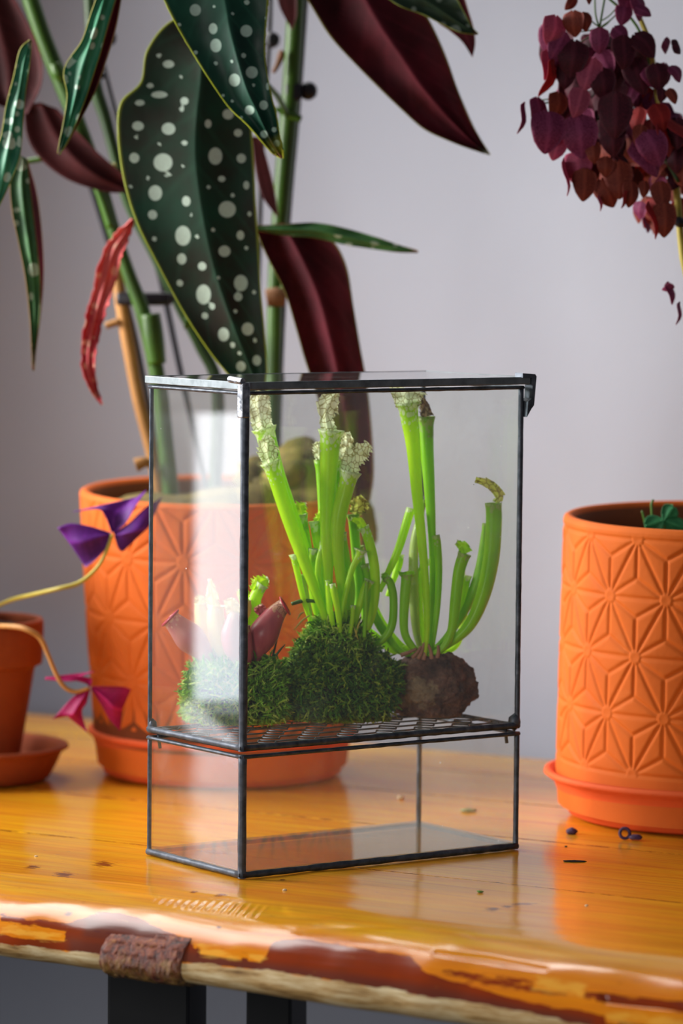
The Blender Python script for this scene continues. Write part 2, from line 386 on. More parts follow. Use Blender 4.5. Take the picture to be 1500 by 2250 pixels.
def stem(name, pts, Y, mat, parent, n=10, m=None, label=None):
    """tube along image points (px, py, radius px[, dy]) standing at depth Y"""
    q = np.array([(p[0], p[1], p[2], p[3] if len(p) > 3 else 0.0) for p in pts], float)
    q = cr(q, m or max(6, len(pts)*5))
    P = np.array([at(a, b, Y+d) for a, b, r, d in q]); R = [max(0.3, r)*pxm(Y) for a, b, r, d in q]
    V, Fc = tube_mesh(P, R, n); return mesh(name, V, Fc, mat, parent, label=label)
def sheet(name, L, Mi, R, Y, mats, parent, nv=40, nu=8, bulge=0.0, thick=0.0006, spots=None, wave=0.0, label=None, jag=0.0, seed=0, single=False, freq=23):
    """a leaf blade: left edge, midrib and right edge as image points with depth offsets (metres)"""
    f3 = lambda l: [(p[0], p[1], p[2] if len(p) > 2 else 0.0) for p in l]
    a, b, c = (cr(f3(l), nv+1) for l in (L, Mi, R)); n2 = 2*nu+1
    V = []; spot = []; rim = []; vein = []; tt = []
    pxs = np.zeros((nv+1, n2, 3))
    for j in range(nv+1):
        for i in range(n2):
            s = (i-nu)/nu
            q = b[j]+(a[j]-b[j])*(-s) if s < 0 else b[j]+(c[j]-b[j])*s
            q = q.copy(); q[2] += bulge*(math.sin(abs(s)*math.pi))
            q[2] += wave*abs(s)*math.sin(j/nv*freq+(4 if s < 0 else 0)+seed)
            if jag and abs(s) == 1: q[:2] += jag*noise.noise(Vector((j*0.9, seed+s*3, 1.3)))
            pxs[j, i] = q; rim.append(abs(s)); tt.append(j/nv)
            vein.append(max(0, 1-abs(s)*9)+0.6*max(0, 1-abs(((j/nv*7-abs(s)*1.6) % 1)-0.5)*9)*(abs(s) < 0.9))
            if spots:
                best = -1.0
                for (x, y, rx, ry) in spots: best = max(best, 1-math.hypot((q[0]-x)/rx, (q[1]-y)/ry))
                spot.append(best)
            V.append(at(q[0], q[1], Y+q[2]))
    Fc = [(j*n2+i, j*n2+i+1, (j+1)*n2+i+1, (j+1)*n2+i) for j in range(nv) for i in range(n2-1)]
    V = np.array(V); k = len(V)
    # underside: a second skin offset away from the camera, its own material
    G = V.reshape(nv+1, n2, 3); du = np.gradient(G, axis=1); dv = np.gradient(G, axis=0); Nn = np.cross(du.reshape(-1, 3), dv.reshape(-1, 3))
    Nn /= np.linalg.norm(Nn, axis=1)[:, None]+1e-12; sg = np.sign(np.sum(Nn*(V-CAM), axis=1))[:, None]; sg[sg == 0] = 1
    W = V+Nn*sg*thick
    F2 = [tuple(i+k for i in f)[::-1] for f in Fc]
    rimf = []
    for j in range(nv):
        for i in (0, n2-1):
            x, y = j*n2+i, (j+1)*n2+i; rimf.append((x, y, y+k, x+k))
    for j in (0, nv):
        for i in range(n2-1):
            x, y = j*n2+i, j*n2+i+1; rimf.append((x, y, y+k, x+k))
    mats = mats if isinstance(mats, (list, tuple)) else [mats, mats]
    if single: return mesh(name, list(V), Fc, mats[0], parent, attrs={'rim': rim, 'vein': vein, 't': tt}, label=label)
    mi = [0]*len(Fc)+[1]*len(F2)+[0]*len(rimf)
    at_ = {'rim': rim*2, 'vein': vein*2, 't': tt*2}
    if spots: at_['spot'] = spot*2
    return mesh(name, list(V)+list(W), Fc+F2+rimf, list(mats), parent, attrs=at_, mi=mi, label=label)
def ribbon(name, pts, Y, mats, parent, fold=0.0, **kw):
    """blade from a midrib (px, py, half width px[, dy]); edges are square to it"""
    q = np.array([(p[0], p[1], p[2], p[3] if len(p) > 3 else 0.0) for p in pts], float)
    d = np.gradient(q[:, :2], axis=0); d /= np.linalg.norm(d, axis=1)[:, None]+1e-9; nrm = np.stack([-d[:, 1], d[:, 0]], 1)
    a = [(q[i, 0]+nrm[i, 0]*q[i, 2], q[i, 1]+nrm[i, 1]*q[i, 2], q[i, 3]+fold*q[i, 2]*pxm(Y)) for i in range(len(q))]
    c = [(q[i, 0]-nrm[i, 0]*q[i, 2], q[i, 1]-nrm[i, 1]*q[i, 2], q[i, 3]+fold*q[i, 2]*pxm(Y)) for i in range(len(q))]
    return sheet(name, a, [(x, y, z) for x, y, w_, z in q], c, Y, mats, parent, **kw)
def lathe(prof, n, cx, cy, close=False):
    V = []; Fc = []; m = len(prof)
    for i in range(n):
        a = 2*math.pi*i/n
        for r, z in prof: V.append((cx+r*math.cos(a), cy+r*math.sin(a), z))
    for i in range(n):
        i2 = (i+1) % n
        for k in range(m-1): Fc.append((i*m+k, i2*m+k, i2*m+k+1, i*m+k+1))
    return V, Fc

# ------------------------------------------------------------------ the setting (table and wall run 30 degrees off the view)
AN = math.radians(-30.5)
U = np.array([math.cos(AN), math.sin(AN), 0]); Vv = np.array([-math.sin(AN), math.cos(AN), 0]); Z = np.array([0, 0, 1.0])
def W3(u, v, z): return u*U+v*Vv+z*Z
def uv_of(P): return float(np.dot(P, U)), float(np.dot(P, Vv))
WALL_V = 0.70; LEFT_U = -1.06; FLOOR = -0.78; TOPZ = 2.5
MB().box(W3(LEFT_U-0.1, WALL_V, FLOOR), 3.6*U, 0.1*Vv, (TOPZ-FLOOR)*Z).build('wall_back', 'wall', kind='structure')
MB().box(W3(LEFT_U-0.1, -2.6, FLOOR-0.1), 3.6*U, 3.4*Vv, 0.1*Z).build('floor', 'floor_paint', kind='structure')
# left wall with a window opening
wz0, wz1, wv0, wv1 = -0.05, 1.25, -1.00, -0.092
b = MB()
b.box(W3(LEFT_U-0.1, wv1, FLOOR), 0.1*U, (WALL_V-wv1)*Vv, (TOPZ-FLOOR)*Z)
b.box(W3(LEFT_U-0.1, -2.6, FLOOR), 0.1*U, (wv0+2.6)*Vv, (TOPZ-FLOOR)*Z)
b.box(W3(LEFT_U-0.1, wv0, FLOOR), 0.1*U, (wv1-wv0)*Vv, (wz0-FLOOR)*Z)
b.box(W3(LEFT_U-0.1, wv0, wz1), 0.1*U, (wv1-wv0)*Vv, (TOPZ-wz1)*Z)
b.build('wall_left', 'wall', kind='structure')
n = NT('bright_sky_pane'); n.n.remove(n.b); em = n.add('ShaderNodeEmission')
sk = n.ramp(n.noise(n.coord(), 2.0, 3), [(0.35, (0.80, 0.90, 1.0, 1)), (0.65, (1.0, 0.98, 1.0, 1))]); n.put(em.inputs[0], sk); em.inputs[1].default_value = WINDOW_STRENGTH
n.t.links.new(em.outputs[0], n.out.inputs[0]); M['sky_pane'] = n.m
n = NT('linen_blind'); n.set(Base_Color=lin((190, 186, 176)), Roughness=0.9); n.translucent(lin((150, 146, 138)), 0.35); M['blind'] = n.m
simple('window_white', (225, 225, 225), 0.5)
win = MB()
for vv in (wv0, -0.745, wv1-0.04): win.box(W3(LEFT_U-0.07, vv, wz0), 0.05*U, 0.04*Vv, (wz1-wz0)*Z, 0.004)
for zz, hh in ((wz0, 0.015), (wz1-0.04, 0.04)): win.box(W3(LEFT_U-0.07, wv0, zz), 0.05*U, (wv1-wv0)*Vv, hh*Z, 0.004)
wo = win.build('window_1', 'window_white', kind='structure')
MB().box(W3(LEFT_U-0.06, wv0+0.02, wz0+0.02), 0.004*U, (wv1-wv0-0.04)*Vv, (wz1-wz0-0.04)*Z).build('pane', 'sky_pane', wo)
bt = thing('added_roller_blind', W3(LEFT_U+0.02, -0.73, 0.24), 'added pale linen blind, out of frame, cutting off the upper glow of the left window', 'blind')  # unseen blind added so only a low bright strip shows in reflections
MB().box(W3(LEFT_U+0.012, wv0-0.02, 0.25), 0.003*U, (wv1-wv0+0.05)*Vv, 1.05*Z).build('blind_cloth', 'blind', bt)
MB().box(W3(LEFT_U+0.008, wv0-0.02, 0.235), 0.012*U, (wv1-wv0+0.05)*Vv, 0.018*Z, 0.003).build('bottom_rail', 'window_white', bt)

# ------------------------------------------------------------------ the table
tb = thing('wooden_table', W3(0.0, 0.2, FLOOR), 'varnished orange live-edge plank table on black steel legs', 'table')
SEAMS = [0.076, 0.236, 0.375, 0.49]
U0, U1 = -0.98, 0.75
def edge_v(u): return -0.101+0.004*noise.noise(Vector((u*7, 1.7, 0)))+0.002*noise.noise(Vector((u*31, 5.7, 0)))
PROF = [(0.046, 0.0), (0.026, -0.0015), (0.011, -0.0045), (-0.001, -0.0085), (-0.011, -0.0135), (-0.019, -0.019), (-0.0245, -0.025), (-0.027, -0.0305), (-0.026, -0.035), (-0.020, -0.039), (-0.007, -0.041), (0.011, -0.0415)]
def front_plank():
    us = np.concatenate([np.linspace(U0, -0.28, 60, endpoint=False), np.linspace(-0.28, 0.42, 640, endpoint=False), np.linspace(0.42, U1, 40)])
    pr = cr(np.array([(a, b_) for a, b_ in PROF]), 70)
    tops = np.linspace(SEAMS[0]-0.0008, -0.055, 60, endpoint=False)
    V = []; m = len(tops)+len(pr)
    zthin = lambda u: 0.96+0.22*max(0, min(1, (u+0.1)/0.5))
    for u in us:
        e = edge_v(u); k = 1+0.10*noise.noise(Vector((u*9, 3.1, 2)))
        for v in tops:
            f = (v-SEAMS[0])/(-0.055-SEAMS[0]); vv = SEAMS[0]+(e+0.046-SEAMS[0])*f
            V.append(W3(u, vv, 0.0006*noise.noise(Vector((u*10, vv*30, 0)))))
        for j, (dv, dz) in enumerate(pr):
            bumpn = 0.0014*noise.noise(Vector((u*13, j*0.05, 8)))+0.00014*noise.noise(Vector((u*22, j*0.16, 5)))
            taper = min(1, j/6)
            V.append(W3(u, e+dv*k-bumpn*taper, dz*zthin(u)+bumpn*0.6*taper))
    # bottom closing row
    V = np.array(V); X, Y_ = project(V)
    # hand marks: positions are those of the marks on the plank
    knots = [(600*0+228, 1898, 34, 11), (72, 1905, 26, 6), (140, 1922, 34, 9), (425, 1960, 14, 5), (485, 1967, 22, 5), (1082, 1998, 24, 8), (1150, 1986, 40, 5), (1115, 1992, 22, 5),
             (960, 1915, 60, 12), (1100, 1890, 60, 7), (620, 1933, 12, 3), (150, 2008, 14, 10), (480, 2038, 9, 7), (215, 2046, 16, 4), (245, 2049, 20, 4), (285, 2054, 26, 4), (330, 2060, 26, 4), (375, 2066, 24, 4), (415, 2071, 18, 4), (434, 2090, 5, 18), (532, 2122, 6, 5), (1080, 2196, 6, 4)]
    knot = np.full(len(V), -1.0)
    for x, y, rx, ry in knots: knot = np.maximum(knot, 1-np.hypot((X-x)/rx, (Y_-y)/ry))
    knot = np.clip(knot*1.05+0.05, 0, 1)*(knot > -0.05)
    seamv = V@Vv; knot = np.maximum(knot, 0.62*np.clip(1-(SEAMS[0]-seamv)/0.003, 0, 1))
    def poly(pts, soft=6.0):
        P = np.array(pts, float); ins = np.zeros(len(X), bool); dmin = np.full(len(X), 1e9)
        for i in range(len(P)):
            a, b_ = P[i], P[(i+1) % len(P)]
            cnd = ((a[1] > Y_) != (b_[1] > Y_)); xx = (b_[0]-a[0])*(Y_-a[1])/((b_[1]-a[1])+1e-12)+a[0]; ins ^= cnd & (X < xx)
            d = b_-a; t = np.clip(((X-a[0])*d[0]+(Y_-a[1])*d[1])/(d@d), 0, 1); dmin = np.minimum(dmin, np.hypot(X-a[0]-t*d[0], Y_-a[1]-t*d[1]))
        return 0.5+np.where(ins, 0.5, -0.5)*np.clip(dmin/soft, 0, 1)
    stain = np.maximum.reduce([
        poly([(-300, 2030), (0, 2052), (60, 2062), (140, 2068), (150, 2030), (200, 2008), (260, 2005), (310, 2020), (360, 2045), (400, 2062), (430, 2085), (520, 2100), (580, 2112), (600, 2068), (660, 2062), (760, 2078), (900, 2100), (940, 2140), (1080, 2180), (1230, 2215), (1500, 2260), (1900, 2320), (1900, 2370), (1500, 2310), (1290, 2262), (1100, 2222), (950, 2196), (800, 2168), (640, 2142), (540, 2130), (430, 2118), (300, 2110), (160, 2092), (40, 2080), (-300, 2050)]),
        poly([(1300, 2180), (1500, 2200), (1900, 2250), (1900, 2272), (1500, 2224), (1310, 2200)]),
        0.75*poly([(0, 2008), (150, 2030), (150, 2050), (0, 2025)]),
        0.55*poly([(950, 2125), (1150, 2150), (1320, 2180), (1300, 2200), (1000, 2160)])])
    # keep the light chips clear
    deep = np.maximum(poly([(150, 2060), (430, 2090), (560, 2110), (900, 2160), (1300, 2240), (1300, 2290), (900, 2200), (560, 2150), (150, 2100)], 10), poly([(190, 2020), (330, 2035), (400, 2070), (300, 2080), (180, 2060)], 8))
    pale = poly([(-600, 2024), (0, 2074), (150, 2089), (300, 2104), (430, 2116), (540, 2126), (640, 2138), (800, 2164), (950, 2190), (1100, 2214), (1290, 2252), (1500, 2300), (2000, 2420), (2000, 2700), (-600, 2500)], 8)
    light = np.maximum.reduce([poly([(0, 2035), (130, 2052), (142, 2066), (60, 2062), (0, 2050)], 13), poly([(440, 2078), (535, 2090), (530, 2112), (440, 2096)], 13), poly([(545, 2092), (582, 2096), (572, 2112), (545, 2108)], 13),
                               poly([(1180, 2145), (1290, 2162), (1280, 2190), (1170, 2172)], 13), poly([(1330, 2225), (1500, 2240), (1700, 2265), (1700, 2285), (1500, 2262), (1330, 2246)], 13)])
    stain = np.where(light > 0.5, 0.0, stain); edge = np.clip((-0.088-V@Vv)/0.018, 0, 1)
    Fc = [(i*m+j, i*m+j+1, (i+1)*m+j+1, (i+1)*m+j) for i in range(len(us)-1) for j in range(m-1)]
    # chisel ridges and shallow scoops on the rounded edge
    rd = poly([(330, 1972), (420, 1976), (560, 1984), (606, 1990), (560, 2020), (440, 2004), (340, 1988)], 8)-0.5
    rid = np.clip(rd*2, 0, 1)*np.sin((X+0.9*Y_)*2*math.pi/19.0)*0.00045
    sc1 = np.clip((poly([(530, 2018), (620, 1986), (640, 2000), (760, 2008), (700, 2026), (600, 2030)], 14)-0.5)*2, 0, 1)*0.0012
    sc2 = np.clip((poly([(630, 2046), (700, 2028), (800, 2024), (900, 2040), (780, 2052), (660, 2056)], 14)-0.5)*2, 0, 1)*0.0010
    sc3 = np.clip((poly([(950, 2085), (1080, 2100), (1210, 2126), (1200, 2136), (1080, 2118), (950, 2100)], 8)-0.5)*2, 0, 1)*0.0010
    hole = np.clip((poly([(1310, 2182), (1500, 2202), (1900, 2250), (1900, 2268), (1500, 2222), (1325, 2202)], 8)-0.5)*2, 0, 1)*0.004
    nrm = np.array(0.6*Z-0.8*Vv); V = V+(rid-sc1-sc2-sc3-hole)[:, None]*nrm[None, :]
    V = np.vstack([V]); 
    return mesh('plank', V, Fc, 'wood', tb, attrs={'knot': knot, 'edge': edge, 'stain': stain, 'deep': deep, 'pale': pale, 'light': light}, label='front plank with a rounded live edge, red-brown stain and pale bare wood below')
fp = front_plank()
for k in range(len(SEAMS)):
    v0 = SEAMS[k]; v1 = SEAMS[k+1] if k+1 < len(SEAMS) else None
    nu_ = 240; us = np.linspace(U0, U1, nu_); V = []; knot = []
    for u in us:
        vb = (v1-0.0012) if v1 else 0.585+0.012*noise.noise(Vector((u*3, 9, 0)))+0.05*max(0, min(1, (u+0.05)/0.4))
        z0 = 0.0004*noise.noise(Vector((u*4, v0*9, 0)))
        for v, z in ((v0+0.0012, -0.036), (v0+0.0006, -0.0006), (v0+0.0008, z0), (v0+0.0035, z0), (vb-0.0035, z0), (vb-0.0004, z0), (vb, -0.0006), (vb-0.001, -0.036)): V.append(W3(u, v, z))
        knot += [.6, .6, .6, 0, 0, .6, .6, .6]
    # denser top for the knots near the front
    Fc = [(i*8+j, (i+1)*8+j, (i+1)*8+j+1, i*8+j+1) for i in range(nu_-1) for j in range(7)]+[(i*8+7, (i+1)*8+7, (i+1)*8, i*8) for i in range(nu_-1)]
    Fc += [tuple(range(8)), tuple((nu_-1)*8+j for j in range(8))[::-1]]
    z = [0.0]*len(V); mesh('plank', V, [f[::-1] for f in Fc], 'wood', tb, smooth=False, attrs={'knot': knot, 'stain': z, 'deep': z, 'pale': z, 'light': z})
# bark slab left on the edge
def bark():
    ns, nt = 90, 34; V = []; low = []
    pr = cr(np.array([(a, b_) for a, b_ in PROF]), 70)
    def on_edge(px, tt):
        # the point of the edge profile at profile parameter tt seen near image column px
        P = pz(px, 2080, -0.02); u, v_ = uv_of(P); e = edge_v(u); dv, dz = pr[int(tt)]; return u, e+dv, dz
    for i in range(ns+1):
        s = i/ns
        for j in range(nt+1):
            t = j/nt; tt = 35+t*27
            px = 158+s*262 + 14*math.sin(t*2.2)*(1-s) + 22*t*t*s
            u, v, z = on_edge(px, tt)
            prof = min(1, min(s, 1-s)*12+0.1)*min(1, t*7+0.35)
            d = 0.0036*prof*(0.92+0.16*noise.noise(Vector((s*4, t*5, 2))))+0.0007*noise.noise(Vector((s*26, t*16, 4)))+0.0004*noise.noise(Vector((s*70, t*50, 4)))
            nz = -0.15-0.85*t; V.append(W3(u, v-d*math.sqrt(max(0, 1-nz*nz)), z+d*nz+(0.0022*noise.noise(Vector((s*11, 1, 1)))-0.001 if j == 0 else 0)-0.0004)); low.append(t)
    n2 = nt+1; Fc = [(i*n2+j, i*n2+j+1, (i+1)*n2+j+1, (i+1)*n2+j) for i in range(ns) for j in range(nt)]
    k = len(V); Wb = []
    for i in range(ns+1):
        for j in range(nt+1):
            t = j/nt; s = i/ns; px = 158+s*262+14*math.sin(t*2.2)*(1-s)+22*t*t*s; u, v, z = on_edge(px, 35+t*27); Wb.append(W3(u, v+0.002, z+0.001))
    F2 = []
    for j in range(nt):
        for i in (0, ns): F2.append((i*n2+j, i*n2+j+1, i*n2+j+1+k, i*n2+j+k))
    for i in range(ns):
        for j in (0, nt): F2.append((i*n2+j, (i+1)*n2+j, (i+1)*n2+j+k, i*n2+j+k))
    mesh('bark_slab', list(V)+Wb, Fc+F2, 'bark', tb, attrs={'low': low*2}, label='rough slab of dark bark left on the front edge')
bark()
# steel legs: two flat posts with a cross bar and foot, per leg
simple('steel_shadow', (34, 36, 40), 0.5)
def leg_post(px0, px1, v0, name='leg_post'):
    a = pz(px0, 2190, -0.05)
    return a
for (pxa, pxb) in ((235, 415), (540, 640)):
    Yp = 0.12 if pxa < 500 else 0.16
    a = at(pxa, 2200, Yp); b_ = at(pxb, 2200, Yp)
    w_ = b_[0]-a[0]
    MB().box((a[0], Yp, FLOOR), (w_, 0, 0), (0.01, 0.05, 0), (0, 0, -0.036-FLOOR), 0.002).build('leg_post', 'black_steel', tb)
l0 = at(235, 2200, 0.12); l1 = at(640, 2200, 0.16)
MB().box((l0[0], 0.10, -0.05), (l1[0]-l0[0], 0.0, 0), (0, 0.09, 0), (0, 0, 0.014), 0.002).build('leg_plate', 'black_steel', tb)
MB().box((l0[0], 0.12, FLOOR), (l1[0]-l0[0], 0.0, 0), (0, 0.05, 0), (0, 0, 0.03), 0.002).build('foot_bar', 'black_steel', tb)
for (uu, vv) in ((0.6, 0.05), (0.6, 0.5), (-0.85, 0.5)):
    MB().box(W3(uu, vv, FLOOR), 0.05*U, 0.06*Vv, (-0.036-FLOOR)*Z, 0.002).build('leg_post', 'black_steel', tb)

# ------------------------------------------------------------------ the glass terrarium
YAW = 0.6129; BX = np.array([math.cos(YAW), math.sin(YAW), 0]); BY = np.array([-math.sin(YAW), math.cos(YAW), 0])
BW, BD, BH, BS = 0.2139, 0.1076, 0.300, 0.0791
def B3(x, y, z): return x*BX+y*BY+z*Z
ter = thing('glass_terrarium', (0, 0, 0), 'tall glass terrarium with dark leaded seams, lid and a wire mesh shelf', 'terrarium')
def bar(mb, p, q, w1, w2=None, bev=0.0009, wob=0.0, c=0.30):
    """a soldered seam from p to q (box coordinates), square section w1 x w2, slightly uneven"""
    p = np.array(p, float); q = np.array(q, float); L = np.linalg.norm(q-p); m = max(4, int(L/0.006)); w2 = w2 or w1
    ax = int(np.argmax(abs(q-p))); o = [i for i in range(3) if i != ax]; ring = []
    V = []; Fc = []
    sec = [(-.5, -.5+c), (-.5, .5-c), (-.5+c, .5), (.5-c, .5), (.5, .5-c), (.5, -.5+c), (.5-c, -.5), (-.5+c, -.5)]
    for i in range(m+1):
        t = i/m; x = p+(q-p)*t; k = 1+wob*noise.noise(Vector((x[0]*160, x[1]*160+p[0]*50, x[2]*160+p[1]*70)))
        for (a, b_) in sec:
            y = x.copy(); y[o[0]] += a*w1*k; y[o[1]] += b_*w2*k; V.append(B3(*y))
    for i in range(m):
        for k in range(8): Fc.append((i*8+k, i*8+(k+1) % 8, (i+1)*8+(k+1) % 8, (i+1)*8+k))
    Fc += [tuple(range(8)), tuple(m*8+k for k in range(8))]; mb.add(V, Fc)
corners = {'a': (0, 0), 'b': (0, BD), 'c': (BW, 0), 'd': (BW, BD)}
pw = {'a': 0.0050, 'b': 0.0026, 'c': 0.0034, 'd': 0.0032}
def case(name, z0, z1, bottom, label):
    h = z1-z0; root = None
    lab = {'a': 1, 'b': 1, 'c': 1, 'd': 1}
    mb = MB(); hw = 0.0040
    for (p, q) in (('a', 'b'), ('a', 'c'), ('b', 'd'), ('c', 'd')):
        P, Q = corners[p], corners[q]; th = hw if p == 'a' else 0.0028
        bar(mb, (*P, z0+th/2), (*Q, z0+th/2), 0.0034 if p == 'a' else 0.0026, th, wob=0.22)
        bar(mb, (*P, z1-0.0012), (*Q, z1-0.0012), 0.0034 if p == 'a' else 0.0026, 0.0024, wob=0.2)
    for p in 'abcd':
        x, y = corners[p]; wv = pw[p]; sx = 0.25*wv*(1 if x == 0 else -1); sy = 0.25*wv*(1 if y == 0 else -1)
        bar(mb, (x+sx, y+sy, z0), (x+sx, y+sy, z1), wv, wv, wob=0.10)
    o = mb.build(name, 'came', ter, smooth=True, label=label)
    g = 0.0009
    def pane(o0, ax, ay, az, mt='clear_glass'): MB().box(o0, ax, ay, az).build('pane', mt, o)
    pane(B3(0.001, 0, z0+0.002), (BW-0.002)*BX, 2*g*BY, (h-0.004)*Z)
    pane(B3(0.001, BD-2*g, z0+0.002), (BW-0.002)*BX, 2*g*BY, (h-0.004)*Z)
    pane(B3(0, 0.001, z0+0.002), 2*g*BX, (BD-0.002)*BY, (h-0.004)*Z)
    pane(B3(BW-2*g, 0.001, z0+0.002), 2*g*BX, (BD-0.002)*BY, (h-0.004)*Z)
    if bottom: pane(B3(0.001, 0.001, z0+0.0025), (BW-0.002)*BX, (BD-0.002)*BY, 0.002*Z, 'base_glass')
    return o
lowc = case('lower_case', 0.0006, BS-0.0022, True, 'low empty glass base box with dark seams')
upc = case('upper_case', BS, BH, False, 'tall upper glass case with dark seams')
# lid
LZ = BH+0.0008; LH = 0.0048; ov = 0.0016
mb = MB()
for (p, q) in (('a', 'b'), ('a', 'c'), ('b', 'd'), ('c', 'd')):
    P, Q = corners[p], corners[q]; off = lambda c: (c[0]+(-ov if c[0] == 0 else ov+0.002), c[1]+(-ov if c[1] == 0 else ov))
    a, b_ = off(P), off(Q); bar(mb, (*a, LZ+LH/2), (*b_, LZ+LH/2), 0.0026, LH, wob=0.02, c=0.10)
lid = mb.build('lid', 'lid_came', ter, smooth=False, label='flat glass lid in a smooth grey came')
MB().box(B3(0, 0, LZ+LH-0.0016), (BW+0.002)*BX, BD*BY, 0.0014*Z).build('pane', 'lid_glass', lid)
# corner clips
mb = MB(); P = [B3(-0.0035, -0.001+0.012, LZ+LH+0.0014), B3(-0.0035, -0.003, LZ+LH+0.0006)]
mb.tube(P, 0.0021, 12); mb.box(B3(-0.0042, -0.0035, BH-0.016), 0.0016*BX, 0.0055*BY, 0.0215*Z, 0.0006); mb.box(B3(-0.0042, -0.0042, BH-0.016), 0.0055*BX, 0.0016*BY, 0.0215*Z, 0.0006)
mb.build('corner_clip', 'solder', upc, smooth=False, label='bright solder clip over the near lid corner')
mb = MB(); prof = [(0.000, -0.020), (0.0040, -0.0145), (0.0060, -0.0125), (0.0078, 0.0060), (0.0066, 0.0074), (-0.004, 0.0082), (-0.004, 0.0052), (0.0046, 0.0050), (0.0040, -0.008), (0.0008, -0.010)]
V = []; 
for yy in (-0.0045, 0.0035):
    for (x, z) in prof: V.append(B3(BW+x*0.95, yy, BH+z))
k = len(prof); Fc = [tuple(range(k)), tuple(range(2*k-1, k-1, -1))]+[(i, (i+1) % k, k+(i+1) % k, k+i) for i in range(k)]
mb.add(V, Fc); mb.build('corner_clip', 'came', upc, label='dark hooked clip at the right lid corner')
# solder lumps and bent tabs
mb = MB(); mb.ball(B3(BW-0.002, 0.002, BS+0.004), 0.0042, (1, 1, 1.3), 2, 0.3, 2); mb.build('solder_lump', 'came', upc, smooth=True)
mb = MB(); mb.ball(B3(0.002, BD-0.002, BS+0.004), 0.0030, (1, 1, 1.6), 2, 0.3, 5); mb.build('solder_lump', 'came', upc, smooth=True)
for (x, y) in ((0.004, BD-0.006), (BW-0.006, 0.006)):
    mb = MB(); mb.tube([B3(x, y, BS), B3(x, y, BS-0.004), B3(x+0.001, y, BS-0.010)], 0.0011, 8)
    mb.build('bent_tab', 'came', upc, smooth=True)
# mesh shelf (expanded hexagonal wire)
mb = MB(); cw, ch = 0.0300, 0.0175; nx = int(BW/cw)+1; ny = int(BD/ch)+1; zs = BS+0.0020
def wire(p, q):
    x0, y0 = p; x1, y1 = q
    lim = lambda v, a: min(max(v, 0.003), a-0.003)
    if (x0 < 0.002 and x1 < 0.002) or (x0 > BW-0.002 and x1 > BW-0.002) or (y0 > BD-0.002 and y1 > BD-0.002): return
    x0, x1 = lim(x0, BW), lim(x1, BW); y0, y1 = lim(y0, BD), lim(y1, BD)
    if abs(x0-x1)+abs(y0-y1) < 1e-4: return
    mb.tube([B3(x0, y0, zs), B3(x1, y1, zs)], 0.00062, 6, True)
for j in range(ny+1):
    for i in range(-1, nx+1):
        y = j*ch; x = i*cw+(cw/2 if j % 2 else 0)
        wire((x-cw*.27, y), (x+cw*.27, y)); wire((x+cw*.27, y), (x+cw*.5, y+ch*.5)); wire((x+cw*.5, y+ch*.5), (x+cw*.5+cw*0.0, y+ch*.5))
        wire((x-cw*.27, y), (x-cw*.5, y-ch*.5)); wire((x-cw*.27, y), (x-cw*.5, y+ch*.5)); wire((x+cw*.27, y), (x+cw*.5, y-ch*.5))
mb.build('mesh_shelf', 'came', ter, smooth=True)

# ------------------------------------------------------------------ moss, rock and pitchers
ZS = BS+0.0028
def moss_core(name, c, r, sq, parent, mat='moss_core', rough=0.25, seed=1, sub=5, attr=None):
    bm = bmesh.new(); bmesh.ops.create_icosphere(bm, subdivisions=sub, radius=1); bm.verts.index_update(); V = []; N = []; A = []
    for v in bm.verts:
        d = v.co.normalized(); k = 1+rough*noise.noise(d*1.6+Vector((seed, 2, 3)))+rough*0.4*noise.noise(d*5+Vector((seed, 7, 3)))
        if mat == 'rock': k += 0.05*noise.noise(d*9+Vector((seed, 1, 3)))+0.03*noise.noise(d*24)-0.05*max(0, noise.noise(d*30)-0.1)
        p = Vector((c[0]+d.x*r*sq[0]*k, c[1]+d.y*r*sq[1]*k, c[2]+d.z*r*sq[2]*k)); p.z = max(p.z, ZS); V.append(p); N.append(d)
        A.append(attr(p) if attr else 0.0)
    Fc = [[v.index for v in f.verts] for f in bm.faces]; bm.free()
    o = mesh(name, V, Fc, mat, parent, attrs={'patch': A} if attr else None); return o, V, N
